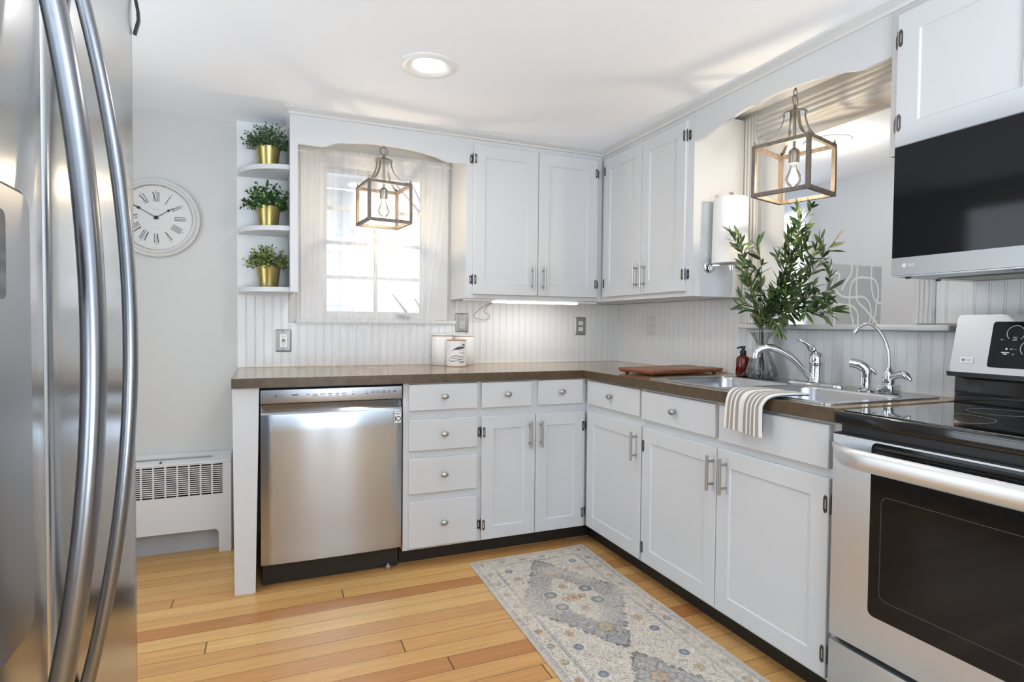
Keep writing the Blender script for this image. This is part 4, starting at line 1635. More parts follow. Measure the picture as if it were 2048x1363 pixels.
# dispenser
ff = lambda u, v, d: (FX + d, u, v)
b = MB()
b.prism(rrect(-2.84, -2.562, 0.838, 1.268, 0.018, 5), ff, -0.012, 0.0035, [rrect(-2.812, -2.645, 0.875, 1.125, 0.012, 4)])
dp = b.build('dispenser', mat('dispenser_bezel', (0.45, 0.46, 0.48), 0.3, 1.0), d_near, 30)
b = MB()
b.prism(rrect(-2.8435, -2.5585, 0.8345, 1.2715, 0.021, 5), ff, -0.012, 0.0012, [rrect(-2.841, -2.561, 0.837, 1.269, 0.019, 5)])
b.build('bezel_groove', M_black, dp, 30)
b = MB()
b.prism(rrect(-2.812, -2.622, 1.165, 1.245, 0.008, 4), ff, 0.0030, 0.0045)
b.build('display_panel', M_blackg, dp, 20)
b = MB()
b.prism([(-2.812, 0.875), (-2.645, 0.875), (-2.645, 1.125), (-2.812, 1.125)], ff, -0.0115, -0.009)
b.build('dispenser_cavity', M_grey_pl, dp, 0)
# hinge cover clip at the far top edge
hc = MB()
hc.bar([(FX - 0.004, FY1 + 0.003, 1.752), (FX + 0.004, FY1 + 0.003, 1.706), (FX + 0.0045, FY1 + 0.003, 1.690), (FX - 0.002, FY1 + 0.004, 1.665)], 0.0035, 0.0025, (0, 1, 0))
tag(hc.build('hinge_clip', M_black, d_far, 40), 'small black and chrome clip at the upper far edge')

# ================================================================= LIGHT FITTINGS
def point(name, loc, power, color, radius):
    l = bpy.data.lights.new(name, 'POINT')
    l.energy = power
    l.color = color
    l.shadow_soft_size = radius
    o_ = bpy.data.objects.new(name, l)
    COL.objects.link(o_)
    o_.location = loc
    return o_


# --- recessed downlight
CLX, CLY = -1.551, -1.012
rl = thing('recessed_light', 'round white recessed downlight glowing in the kitchen ceiling', 'ceiling light', (CLX, CLY, ZC))
b = MB()
b.lathe([(0.112, 0.0), (0.112, -0.003), (0.104, -0.008), (0.092, -0.010), (0.082, -0.008), (0.064, -0.0015)], (CLX, CLY, ZC), 56, cap1=False)
b.build('trim_ring', M_white_pl, rl, 50)
b = MB()
b.lathe([(0.063, -0.0012), (0.060, -0.004), (0.03, -0.0055), (0.001, -0.006)], (CLX, CLY, ZC), 40)
b.build('lens', M_lens, rl, 50)
dn = area('recessed_downlight_beam', (CLX, CLY, ZC - 0.014), (0, 0, 0), 0.11, 0.11, 2.2, (1, 0.98, 0.96), 170)
dn.data.shape = 'DISK'
dn2 = area('rear_fill_beam', (-1.55, -3.9, ZC - 0.014), (0, 0, 0), 0.11, 0.11, 2.2, (1, 0.98, 0.96), 170)  # added light source behind the camera
dn2.data.shape = 'DISK'
point('dining_lamp', (1.60, -0.25, 2.30), 5, (1, 0.93, 0.82), 0.10)


# --- lantern pendants, built once about their own axis, then copied
def make_pendant(label, loc, rz):
    p = thing('lantern_pendant', label, 'pendant light', loc, 'cube lantern pendants', local=True, rz=rz)
    hw, t, zt, zb_ = 0.1165, 0.0075, 0.0, -0.208
    cage = MB()
    for sx in (-1, 1):
        for sy in (-1, 1):
            cage.box(sx * hw - t * (1 + sx), sx * hw + t * (1 - sx), sy * hw - t * (1 + sy), sy * hw + t * (1 - sy), zb_, zt)
    for z0, z1 in ((zt - 2 * t, zt), (zb_, zb_ + 2 * t)):
        for sg in (-1, 1):
            cage.box(-hw + 2 * t, hw - 2 * t, sg * hw - t * (1 + sg), sg * hw + t * (1 - sg), z0, z1)
            cage.box(sg * hw - t * (1 + sg), sg * hw + t * (1 - sg), -hw + 2 * t, hw - 2 * t, z0, z1)
    cage.build('cage', M_cage, p, 0)
    for sx in (-1, 1):
        for sy in (-1, 1):
            c_ = hw - t
            b = MB()
            q = spline([(0.028 * sx, 0.028 * sy, 0.128), (0.030 * sx, 0.030 * sy, 0.105), (0.040 * sx, 0.040 * sy, 0.066), (0.062 * sx, 0.062 * sy, 0.030), (0.088 * sx, 0.088 * sy, 0.010), (c_ * sx, c_ * sy, 0.003)], 5)
            b.bar(q, 0.0012, 0.006, (sx * .5, sy * .5, 0.8))
            b.build('strap', M_brushed, p, 30)
            b = MB()
            b.box(c_ * sx - 0.005, c_ * sx + 0.005, c_ * sy - 0.005, c_ * sy + 0.005, 0.0, 0.010, 0.0015, 1)
            b.sphere((c_ * sx, c_ * sy, 0.013), 0.0042, 0.0042, 0.0042, 10, 8)
            b.build('finial', M_brushed, p, 30)
    b = MB()
    b.lathe([(0.046, 0.124), (0.048, 0.127), (0.046, 0.131), (0.030, 0.137), (0.014, 0.141), (0.008, 0.148), (0.006, 0.158)], (0, 0, 0), 36)
    b.build('top_disc', M_brushed, p)
    b = MB()
    b.cyl((0, 0, -0.020), (0, 0, 0.124), 0.006, None, 12)
    b.build('stem', M_brushed, p)
    b = MB()
    b.lathe([(0.008, -0.012), (0.016, -0.018), (0.0205, -0.024), (0.0205, -0.070), (0.019, -0.073)], (0, 0, 0), 28)
    b.build('socket', M_brushed, p)
    b = MB()
    b.lathe([(0.013, -0.0735), (0.0135, -0.085), (0.016, -0.097), (0.023, -0.112), (0.0295, -0.127), (0.0305, -0.137), (0.028, -0.149), (0.020, -0.160), (0.008, -0.166), (0.003, -0.168)], (0, 0, 0), 28)
    bl = b.build('bulb', M_bulb, p, 60)
    b = MB()
    for k in range(4):
        a = PI / 4 + k * PI / 2
        b.cyl((0.004 * math.cos(a), 0.004 * math.sin(a), -0.093), (0.011 * math.cos(a), 0.011 * math.sin(a), -0.146), 0.0022, None, 8)
    b.build('filament', M_fil, bl, 0)
    b = MB()
    b.tube([(0.021 * math.cos(2 * PI * k / 24), 0, 0.179 + 0.021 * math.sin(2 * PI * k / 24)) for k in range(24)], 0.0026, 10, closed=True)
    b.build('hanging_ring', M_brushed, p)
    b = MB()
    z = 0.197
    k = 0
    while z < ZC - loc[2] - 0.02:
        lk_ = [(0.0065 * math.cos(2 * PI * j / 14), 0.0, z + 0.013 + 0.015 * math.sin(2 * PI * j / 14)) for j in range(14)]
        if k % 2 == 0:
            lk_ = [(0, x_, z_) for x_, _, z_ in lk_]
        b.tube(lk_, 0.0018, 8, closed=True)
        z += 0.0255
        k += 1
    b.tube(spline([(0.004, 0.002, 0.16), (0.009, 0.005, 0.19), (-0.004, 0.006, 0.215), (0.006, -0.003, 0.24), (0, 0, ZC - loc[2] - 0.012)], 6), 0.0016, 8)
    b.build('chain', M_brushed, p)
    b = MB()
    b.lathe([(0.055, ZC - loc[2] - 0.0005), (0.055, ZC - loc[2] - 0.006), (0.04, ZC - loc[2] - 0.016), (0.01, ZC - loc[2] - 0.022)], (0, 0, 0), 32)
    b.build('canopy', M_brushed, p)
    return p


P1, P2 = (-1.577, -0.176, 1.877), (-0.174, -1.5404, 1.883)
pd = make_pendant('open cube lantern pendant hanging in front of the curtained window', P1, R(7.6))
pd2 = copy_tree(pd)
pd2.location = P2
pd2.rotation_euler = (0, 0, R(15.5))
pd2['label'] = 'open cube lantern pendant hanging above the sink pass-through'
point('window_pendant_glow', (P1[0], P1[1], P1[2] - 0.13), 2, (1, 0.80, 0.56), 0.018)
point('sink_pendant_glow', (P2[0], P2[1], P2[2] - 0.13), 2.6, (1, 0.82, 0.60), 0.018)

# --- under-cabinet strip light with its cord
ul = thing('under_cabinet_light', 'slim lit strip light under the wall cabinet right of the window', 'light', (-0.72, -0.26, 1.289))
b = MB()
b.box(-1.150, -0.330, -0.282, -0.225, 1.277, 1.2895, 0.002, 1)
b.build('housing', M_white_pl, ul, 0)
b = MB()
b.box(-0.985, -0.462, -0.286, -0.236, 1.2695, 1.2768, 0.003, 2)
b.build('diffuser', M_strip, ul, 30)
area('under_cabinet_beam', (-0.722, -0.255, 1.266), (R(22), 0, 0), 0.5, 0.04, 0.42, (1, 0.97, 0.92), 170)
b = MB()
q = spline([(-0.958, -0.20, 1.279), (-0.975, -0.10, 1.258), (-1.010, -0.055, 1.222), (-1.026, -0.045, 1.196), (-1.000, -0.04, 1.182), (-0.952, -0.04, 1.176), (-0.926, -0.045, 1.190),
            (-0.935, -0.05, 1.208), (-0.965, -0.06, 1.224), (-0.962, -0.10, 1.254), (-0.945, -0.20, 1.279)], 8)
b.tube(q, 0.0027, 8)
tag(b.build('power_cord', mat('cord_shaded_white', (0.45, 0.44, 0.42), 0.5), None, 60, (-0.97, -0.06, 1.17)), 'looped white cord dangling below the wall cabinet near an outlet', 'cord')  # white cord; its shading is put into the grey base colour


# --- wall outlets
def outlet(label, u, v, fn, w_=0.073, h_=0.116, mplate=M_plate, mrec=M_white_pl, style='duplex', d0=0.007):
    loc = fn(u, v, d0)
    o_ = thing('wall_outlet', label, 'outlet', loc)
    b = MB()
    rings = []
    for d, ins in ((0, 0), (0.003, 0.0005), (0.006, 0.006), (0.0062, 0.008)):
        rings.append([fn(u + a, v + c_, d0 + d) for a, c_ in rrect(-w_ / 2 + ins, w_ / 2 - ins, -h_ / 2 + ins, h_ / 2 - ins, 0.004, 3)])
    b.loft(rings)
    b.build('wall_plate', mplate, o_, 30)
    d1 = d0 + 0.0060
    b = MB()
    if style == 'duplex':
        for s_ in (-1, 1):
            pts = []
            for k in range(24):
                a = 2 * PI * k / 24
                pts.append((u + 0.0165 * math.cos(a), v + s_ * 0.0195 + max(-0.0125, min(0.0125, 0.0165 * math.sin(a)))))
            b.prism(pts, fn, d1, d1 + 0.002)
    else:
        b.prism([(u - 0.0165, v - 0.0335), (u + 0.0165, v - 0.0335), (u + 0.0165, v + 0.0335), (u - 0.0165, v + 0.0335)], fn, d1, d1 + 0.002)
    rec = b.build('receptacle', mrec, o_, 30)
    b = MB()
    d2 = d1 + 0.002
    for s_ in (-1, 1):
        vc = v + s_ * 0.0195
        for du, hh in ((-0.0063, 0.0085), (0.0063, 0.0068)):
            b.prism([(u + du - 0.0011, vc - hh / 2 + 0.003), (u + du + 0.0011, vc - hh / 2 + 0.003), (u + du + 0.0011, vc + hh / 2 + 0.003), (u + du - 0.0011, vc + hh / 2 + 0.003)], fn, d2, d2 + 0.0003)
        disc(b, u, vc - 0.0065, 0.0024, fn, d2, d2 + 0.0003, 10)
    if style == 'duplex':
        disc(b, u, v, 0.003, fn, d1, d1 + 0.001, 12)
    else:
        disc(b, u, v - 0.049, 0.003, fn, d1, d1 + 0.001, 12)
        disc(b, u, v + 0.049, 0.003, fn, d1, d1 + 0.001, 12)
    b.build('slots', M_ink, rec, 0)
    if style == 'gfci':
        b = MB()
        b.prism([(u - 0.0085, v + 0.0008), (u + 0.0085, v + 0.0008), (u + 0.0085, v + 0.0062), (u - 0.0085, v + 0.0062)], fn, d2, d2 + 0.001)
        b.build('test_button', M_ink, rec, 0)
        b = MB()
        b.prism([(u - 0.0085, v - 0.0068), (u + 0.0085, v - 0.0068), (u + 0.0085, v - 0.0014), (u - 0.0085, v - 0.0014)], fn, d2, d2 + 0.001)
        b.build('reset_button', M_red, rec, 0)
    return o_


fw0, fw1 = FB(0.0), FR(0.0)
outlet('steel outlet plate with a red reset button left of the window curtain', -2.069, 1.053, fw0, 0.078, 0.118, style='gfci')
outlet('steel outlet plate with grey slots right of the curtain above the canisters', -1.087, 1.157, fw0, 0.080, 0.112, mrec=M_grey_pl if False else mat('pale_grey_plastic', (0.50, 0.50, 0.50), 0.4), style='decora')
outlet('steel outlet plate with two white sockets below the lit wall cabinet', -0.288, 1.143, fw0, 0.078, 0.116, mplate=mat('dull_steel_plate', (0.40, 0.39, 0.37), 0.42, 0.9))
outlet('white outlet plate on the beadboard right of the corner', -0.377, 1.152, fw1, 0.074, 0.114, mplate=mat('white_metal_plate', (0.70, 0.69, 0.67), 0.35))

# ================================================================= CURTAIN
n, m_ = 420, 46
verts, faces, uvs = [], [], []
random.seed(5)
ph = [random.uniform(0, 6.28) for _ in range(8)]
for j in range(m_ + 1):
    v = j / m_
    z = 2.075 + (0.9165 - 2.075) * v
    # hangs against the casing, then bulges out over the sill
    yb = -0.033 - 0.012 * min(1, max(0, (1.45 - z) / 0.28))
    for i in range(n + 1):
        u = i / n
        top = 1 if v < 0.045 else 0
        amp = (0.0020 + 0.0026 * min(1, v * 4)) * (0.55 + 0.45 * math.sin(u * 9 + ph[0]))
        x0 = -1.998 + (-1.176 + 1.998) * u
        x1 = -2.012 + (-1.296 + 2.012) * u
        k = min(1, max(0, (v - 0.10) / 0.90)) ** 1.2
        xx = x0 * (1 - k) + x1 * k
        fold = math.sin(u * 150 + 2.2 * math.sin(u * 17 + ph[1]) + 0.6 * math.sin(v * 3 + u * 8)) * amp
        fold += 0.004 * math.sin(u * 31 + ph[3] + v * 1.5)
        if v < 0.06:
            fold *= 0.6
        hem = 0.006 * math.sin(u * 40 + ph[4]) + 0.004 * math.sin(u * 13) if j == m_ else 0
        verts.append((xx + 0.004 * math.sin(u * 75 + v * 2.0), min(-0.0305, yb + fold) if z < 1.2 else min(-0.017, yb + fold), z + max(0, hem)))
        uvs.append((u, v))
for j in range(m_):
    for i in range(n):
        a = j * (n + 1) + i
        faces.append((a, a + 1, a + n + 2, a + n + 1))
cur = mesh_from('sheer_curtain', verts, faces, M_sheer, None, 80, None, uvs, (-1.6, -0.04, 2.06))
tag(cur, 'sheer white voile curtain gathered across the kitchen window down to the worktop', 'curtain')
b = MB()
b.cyl((-2.022, -0.0235, 2.052), (-1.162, -0.0235, 2.052), 0.004, None, 12)
tag(b.build('curtain_rod', M_white_pl, None, 40, (-1.6, -0.04, 2.06)), 'thin white rod carrying the sheer curtain behind the arched valance', 'curtain rod')

# ================================================================= PLANTS
def leaf_cloud(name, items, parent, m=M_leaf, nseg=4):
    """items: (base, dir, up, length, width, colour, bend)"""
    V_, F_, C_ = [], [], []
    for base, d, up, L, W_, colr, bend in items:
        d = Vector(d).normalized()
        up = Vector(up)
        s_ = d.cross(up)
        if s_.length < 1e-4:
            s_ = d.orthogonal()
        s_.normalize()
        nrm = s_.cross(d)
        i0 = len(V_)
        for k in range(nseg + 1):
            t = k / nseg
            wv = W_ * 0.5 * (math.sin(PI * min(1, t * 0.97 + 0.03)) ** 0.75) if 0 < t < 1 else W_ * 0.04
            c_ = Vector(base) + d * (L * t) + nrm * (-bend * L * t * t)
            V_.append(tuple(c_ - s_ * wv + nrm * wv * 0.25))
            V_.append(tuple(c_ - nrm * wv * 0.10))
            V_.append(tuple(c_ + s_ * wv + nrm * wv * 0.25))
            mid = tuple(min(1, q * 1.18) for q in colr)
            C_ += [colr, mid, colr]
        for k in range(nseg):
            a = i0 + 3 * k
            F_.append((a, a + 1, a + 4, a + 3))
            F_.append((a + 1, a + 2, a + 5, a + 4))
    return mesh_from(name, V_, F_, m, parent, 60, C_)


def rnd_dir():
    while True:
        v = Vector((random.uniform(-1, 1), random.uniform(-1, 1), random.uniform(-1, 1)))
        if 0.1 < v.length < 1:
            return v.normalized()


def potted(label, z, seed, kind):
    random.seed(seed)
    x, y = -2.140, -0.118
    p = thing('potted_plant', label, 'potted plant', (x, y, z), 'gold-potted plants on the corner shelves')
    b = MB()
    b.lathe([(0.044, 0.0), (0.0445, 0.002), (0.0565, 0.104), (0.0575, 0.106), (0.0565, 0.108), (0.0545, 0.106), (0.0525, 0.088), (0.001, 0.088)], (x, y, z + 0.0004), 40, cap1=False)
    b.build('pot', M_gold, p, 40)
    b = MB()
    b.lathe([(0.0515, 0.090), (0.030, 0.096), (0.001, 0.098)], (x, y, z), 20, cap0=True)
    b.build('soil', M_soil, p)
    items = []
    stems = MB()
    c = Vector((x, y, z + 0.108))
    ns = 120 if kind != 1 else 62
    for i in range(ns):
        a = random.uniform(0, 2 * PI)
        el = math.acos(random.uniform(-0.12, 1.0))
        d = Vector((math.sin(el) * math.cos(a), math.sin(el) * math.sin(a), math.cos(el)))
        R_ = {0: 0.122, 1: 0.122, 2: 0.116}[kind] * random.uniform(0.70, 1.04)
        if kind == 1:
            d.x *= 1.12
        tip = c + Vector((d.x * R_ * 0.98, d.y * R_ * 0.92, 0.006 + d.z * R_ * 0.92))
        tip.x = min(tip.x, -2.050)
        tip.y = min(tip.y, -0.012)
        root = c + Vector((d.x * 0.028, d.y * 0.028, -0.018))
        midp = root.lerp(tip, 0.5) + Vector((0, 0, 0.010))
        stems.tube([root, midp, tip], [0.0011, 0.0009, 0.0006], 5)
        if kind == 1:
            nl, L0, W0 = 10, 0.020, 0.0145
        else:
            nl, L0, W0 = 15, 0.0145, 0.0074
        for k in range(nl):
            t = 0.28 + 0.72 * k / (nl - 1)
            pt = (root.lerp(midp, t * 2) if t < 0.5 else midp.lerp(tip, t * 2 - 1))
            ld = (d * 0.55 + rnd_dir() * 0.9)
            q = random.random()
            if kind == 0:
                colr = (0.030, 0.075, 0.032) if q < 0.5 else ((0.060, 0.125, 0.048) if q < 0.86 else (0.15, 0.24, 0.10))
            elif kind == 1:
                colr = (0.022, 0.070, 0.022) if q < 0.62 else ((0.050, 0.130, 0.028) if q < 0.85 else (0.20, 0.36, 0.075))
            else:
                colr = (0.045, 0.085, 0.025) if q < 0.42 else ((0.14, 0.19, 0.05) if q < 0.72 else (0.42, 0.43, 0.14))
            bp = pt + rnd_dir() * 0.002
            items.append((bp, ld, rnd_dir() + Vector((0, 0, 0.6)), L0 * random.uniform(0.7, 1.2), W0 * random.uniform(0.8, 1.2), colr, random.uniform(-.1, .35)))
    keep = []
    for it in items:
        e = Vector(it[0]) + Vector(it[1]).normalized() * it[3]
        if e.x < -2.0465 and e.y < -0.006 and Vector(it[0]).x < -2.0465 and e.z < z + 0.27:
            keep.append(it)
    stems.build('stems', M_leaf_stem, p, 0)
    leaf_cloud('foliage', keep, p, nseg=2 if kind != 1 else 3)
    return p


potted('gold pot with a dark fine-leaved boxwood on the top corner shelf', SZ[0], 11, 0)
potted('gold pot with a dark green round-leaved plant on the middle corner shelf', SZ[1], 12, 1)
potted('gold pot with a yellow-flecked bushy plant on the lowest corner shelf', SZ[2], 13, 2)

# --- olive branches in a cut-glass vase behind the sink
VX, VY = -0.100, -1.322
va = thing('glass_vase', 'fluted clear cut-glass vase behind the sink holding olive branches', 'vase', (VX, VY, DZ))
b = MB()
vprof = [(0.050, 0.001), (0.0655, 0.010), (0.066, 0.020), (0.060, 0.050), (0.048, 0.085), (0.036, 0.112), (0.026, 0.128), (0.0215, 0.140), (0.0225, 0.152), (0.030, 0.172), (0.041, 0.192), (0.049, 0.206),
         (0.047, 0.206), (0.038, 0.191), (0.027, 0.172), (0.0195, 0.153), (0.0185, 0.140), (0.023, 0.127), (0.033, 0.110), (0.045, 0.083), (0.056, 0.049), (0.061, 0.020), (0.055, 0.014), (0.001, 0.012)]
vprof = [(r_ * 0.95, h_) for r_, h_ in vprof]
b.lathe(vprof, (VX, VY, DZ), 72, flute=(0.060, 16), cap0=True, cap1=True)
b.build('vessel', mat('lead_crystal', (0.80, 0.81, 0.82), 0.02, trans=1.0, ior=1.5), va, 50)


def olive(label, stems, seed, dens=1.0, xj=0.05):
    """stems: lists of (x,y,z)"""
    random.seed(seed)
    root = stems[0][0]
    o_ = thing('olive_branch', label, 'branch', root, 'olive branches in the glass vase')
    sm = MB()
    items = []
    for pts in stems:
        q = spline(pts, 6)
        nq = len(q)
        sm.tube(q, [0.0028 * (1 - 0.65 * k / nq) for k in range(nq)], 7)
        tot = sum((q[k + 1] - q[k]).length for k in range(nq - 1))
        acc, nxt, side = 0.0, 0.0, 1
        for k in range(nq - 1):
            seg = q[k + 1] - q[k]
            acc += seg.length
            if acc < 0.075 and pts is stems[0] or acc < nxt or q[k].z < 1.135:
                continue
            nxt = acc + random.uniform(0.007, 0.012) / dens
            tdir = seg.normalized()
            for s_ in (0, 1):
                a = random.uniform(0, 2 * PI)
                h1 = tdir.orthogonal().normalized()
                h2 = tdir.cross(h1)
                rad = h1 * math.cos(a) + h2 * math.sin(a)
                rad.x *= 0.9
                ld = tdir * random.uniform(0.35, 0.9) + rad * random.uniform(0.6, 1.0) + Vector((0, 0, random.uniform(-0.1, 0.3)))
                L = random.uniform(0.046, 0.078)
                qq = random.random()
                if qq < 0.36:
                    colr = (0.036, 0.070, 0.026)
                elif qq < 0.62:
                    colr = (0.085, 0.150, 0.038)
                elif qq < 0.86:
                    colr = (0.155, 0.200, 0.075)
                elif qq < 0.95:
                    colr = (0.045, 0.075, 0.062)
                else:
                    colr = (0.13, 0.115, 0.035)
                colr = tuple(c_ * random.uniform(0.8, 1.2) for c_ in colr)
                e = q[k] + ld.normalized() * L
                if e.x > -0.018 and (e.y > -1.19 or e.z < 1.17):
                    ld.x = -abs(ld.x)
                items.append((q[k], ld, Vector((-0.5, -0.3, 0.9)) + rnd_dir() * 0.7, L, L * random.uniform(0.19, 0.26), colr, random.uniform(-0.15, 0.3)))
            # the odd short side twig with a few leaves
            if random.random() < 0.42 * dens:
                td = (tdir + rnd_dir() * 0.9).normalized()
                if td.x > 0.2:
                    td.x *= -0.5
                p1 = q[k] + td * 0.04
                p2 = p1 + (td + Vector((0, 0, 0.3))).normalized() * 0.035
                sm.tube([q[k], p1, p2], [0.0014, 0.0011, 0.0007], 5)
                for pp in (q[k].lerp(p1, .6), p1, p1, p1.lerp(p2, .5), p1.lerp(p2, .5), p2, p2, p2):
                    items.append((pp, td + rnd_dir() * 0.7, rnd_dir() + Vector((-.3, -.3, .8)), random.uniform(0.035, 0.058), random.uniform(0.009, 0.013),
                                  random.choice([(0.036, 0.070, 0.026), (0.075, 0.135, 0.035), (0.12, 0.19, 0.05)]), random.uniform(-.1, .3)))
    sm.build('stem', M_leaf_stem, o_, 60)
    leaf_cloud('leaves', items, o_, nseg=6)
    return o_


v0 = (VX, VY, DZ + 0.03)
vn = (VX - 0.002, VY, DZ + 0.145)


def st3(pts, x0, x1):
    n_ = len(pts)
    out = []
    for i, (y, z) in enumerate(pts):
        x = x0 + (x1 - x0) * i / (n_ - 1)
        k_ = (x + 2.129) / 2.009
        out.append((x, -3.280 + (y + 3.280) * k_, 1.146 + (z - 1.146) * k_))
    return out


olive('left sprig of olive leaves leaning towards the paper towel',
      [[(VX + .012, VY - .01, DZ + .03), (VX - .004, VY + .004, DZ + .15)] + st3([(-1.324, 1.184), (-1.288, 1.255), (-1.272, 1.317), (-1.238, 1.415), (-1.210, 1.490), (-1.192, 1.517)], -0.110, -0.300),
       st3([(-1.330, 1.150), (-1.331, 1.244), (-1.332, 1.337), (-1.328, 1.431), (-1.307, 1.500), (-1.280, 1.530)], -0.105, -0.270)], 21, 0.62)
olive('tall middle olive branch rising past the lantern pendant',
      [[(VX - .01, VY + .012, DZ + .03), (VX + .003, VY - .004, DZ + .15)] + st3([(-1.340, 1.190), (-1.385, 1.235), (-1.460, 1.352), (-1.500, 1.470), (-1.524, 1.545), (-1.538, 1.585)], -0.100, -0.085),
       st3([(-1.385, 1.235), (-1.425, 1.320), (-1.470, 1.420), (-1.475, 1.50)], -0.100, -0.150),
       st3([(-1.480, 1.40), (-1.530, 1.450), (-1.565, 1.52)], -0.095, -0.06)], 22, 0.85)
olive('spreading right-hand olive branch reaching over the faucet',
      [[(VX + .01, VY + .012, DZ + .03), (VX + .004, VY + .002, DZ + .15)] + st3([(-1.350, 1.195), (-1.449, 1.263), (-1.552, 1.324), (-1.618, 1.394), (-1.655, 1.445), (-1.690, 1.480)], -0.105, -0.09),
       st3([(-1.360, 1.200), (-1.438, 1.241), (-1.529, 1.256), (-1.640, 1.285), (-1.690, 1.305)], -0.105, -0.150),
       st3([(-1.450, 1.264), (-1.50, 1.33), (-1.56, 1.38), (-1.60, 1.44)], -0.105, -0.16)], 23, 0.8)
olive('low olive branch drooping over the vase rim and sill',
      [[(VX, VY - .012, DZ + .03), (VX - .004, VY - .006, DZ + .15)] + st3([(-1.352, 1.165), (-1.445, 1.203), (-1.550, 1.210), (-1.640, 1.208), (-1.685, 1.212)], -0.110, -0.135),
       st3([(-1.352, 1.165), (-1.385, 1.185), (-1.415, 1.175), (-1.425, 1.145)], -0.112, -0.160),
       st3([(-1.445, 1.204), (-1.50, 1.235), (-1.58, 1.245)], -0.115, -0.08)], 24, 0.8)

# ================================================================= THINGS ON THE WALLS
# --- wall clock
CX, CZ = -2.642, 1.650
ck = thing('wall_clock', 'round white wall clock with roman numerals beside the refrigerator', 'clock', (CX, -0.001, CZ))
fc = lambda u, v, d: (CX + u, -0.001 - d, CZ + v)
b = MB()
b.lathe([(0.150, 0.0), (0.189, 0.0), (0.1905, 0.008), (0.188, 0.018), (0.182, 0.021), (0.178, 0.019), (0.172, 0.024), (0.165, 0.030), (0.159, 0.031), (0.157, 0.028), (0.1562, 0.020)], (CX, -0.001, CZ), 80, axis='-y', cap0=False, cap1=False)
b.build('rim', mat('clock_rim_paint', (0.60, 0.595, 0.575), 0.4), ck, 40)
b = MB()
disc(b, 0, 0, 0.1575, fc, 0.004, 0.016, 80)
face = b.build('dial', mat('clock_face_paper', (0.63, 0.62, 0.595), 0.5), ck, 0)
b = MB()
arcband(b, 0, 0, 0.1548, 0.1562, 0, 360, fc, 0.016, 0.0165, 90)
face_ring = b.build('dial_ring', M_ink, face, 0)


def stroke(mb, ang, r0, t0, r1, t1, wdt):
    """line between (radial r, tangential t) points turned to the hour angle; clockwise from 12"""
    a = R(90 - ang)
    er = (math.cos(a), math.sin(a))
    et = (math.sin(a), -math.cos(a))
    p0 = Vector((er[0] * r0 + et[0] * t0, er[1] * r0 + et[1] * t0))
    p1 = Vector((er[0] * r1 + et[0] * t1, er[1] * r1 + et[1] * t1))
    q = Vector((et[0], et[1])) * wdt / 2
    mb.prism([tuple(p0 - q), tuple(p1 - q), tuple(p1 + q), tuple(p0 + q)], fc, 0.016, 0.0165)


def numeral(h, s):
    mb = MB()
    wid = {'I': 0.0075, 'V': 0.0155, 'X': 0.0165}
    tot = sum(wid[c_] for c_ in s)
    x = -tot / 2
    r0, r1 = 0.078, 0.122
    for c_ in s:
        w_ = wid[c_]
        m0 = x + w_ / 2
        if c_ == 'I':
            stroke(mb, h * 30, r0, m0, r1, m0, 0.0028)
        elif c_ == 'V':
            stroke(mb, h * 30, r0, m0, r1, m0 - w_ * .38, 0.0038)
            stroke(mb, h * 30, r0, m0, r1, m0 + w_ * .38, 0.0014)
        else:
            stroke(mb, h * 30, r0, m0 + w_ * .36, r1, m0 - w_ * .36, 0.0038)
            stroke(mb, h * 30, r0, m0 - w_ * .36, r1, m0 + w_ * .36, 0.0014)
        x += w_
    for rr in (r0, r1):
        stroke(mb, h * 30, rr - 0.0003, 0, rr + 0.0003, 0, tot * 0.9)
    mb.build('numeral', M_ink, face, 0)


for h, s in enumerate(('XII', 'I', 'II', 'III', 'IIII', 'V', 'VI', 'VII', 'VIII', 'IX', 'X', 'XI')):
    numeral(h, s)
b = MB()
for k in range(60):
    if k % 5 == 0:
        stroke(b, k * 6, 0.1265, 0, 0.1315, 0, 0.0028)
mt = b.build('hour_marks', M_ink, face, 0)
b = MB()
for k in range(60):
    if k % 5:
        stroke(b, k * 6, 0.1275, 0, 0.1305, 0, 0.0014)
b.build('minute_marks', mat('faint_ink', (0.50, 0.49, 0.47), 0.6), face, 0)
marks('maker_legend', [(0, 0.040, 0.036, 0.0026), (0, 0.034, 0.022, 0.0018), (0, -0.046, 0.022, 0.0022), (0, -0.144, 0.030, 0.0016)], lambda u, v, d: fc(u, v, d + 0.016), face, MATS['faint_ink'])


def hand(name, ang, L, r_sp, d0):
    mb = MB()
    a = R(90 - ang)
    e = Vector((math.cos(a), math.sin(a)))
    q = Vector((-e.y, e.x))
    out = [(-0.012, 0.0018), (L * 0.60, 0.0011), (L * 0.63, 0.0018), (L * 0.67, r_sp), (L * 0.72, r_sp * 0.8), (L * 0.77, 0.0014), (L, 0.0004)]
    pts = [e * r_ + q * w_ for r_, w_ in out] + [e * r_ - q * w_ for r_, w_ in reversed(out)]
    mb.prism([(p.x, p.y) for p in pts], fc, d0, d0 + 0.0008)
    return mb.build(name, M_ink, ck, 0)


hand('hour_hand', 55, 0.093, 0.0062, 0.019)
hand('minute_hand', 300, 0.122, 0.0055, 0.021)
b = MB()
b.lathe([(0.0085, 0.017), (0.0085, 0.0225), (0.006, 0.024)], (CX, -0.001, CZ), 20, axis='-y')
b.build('hub', M_ink, ck)
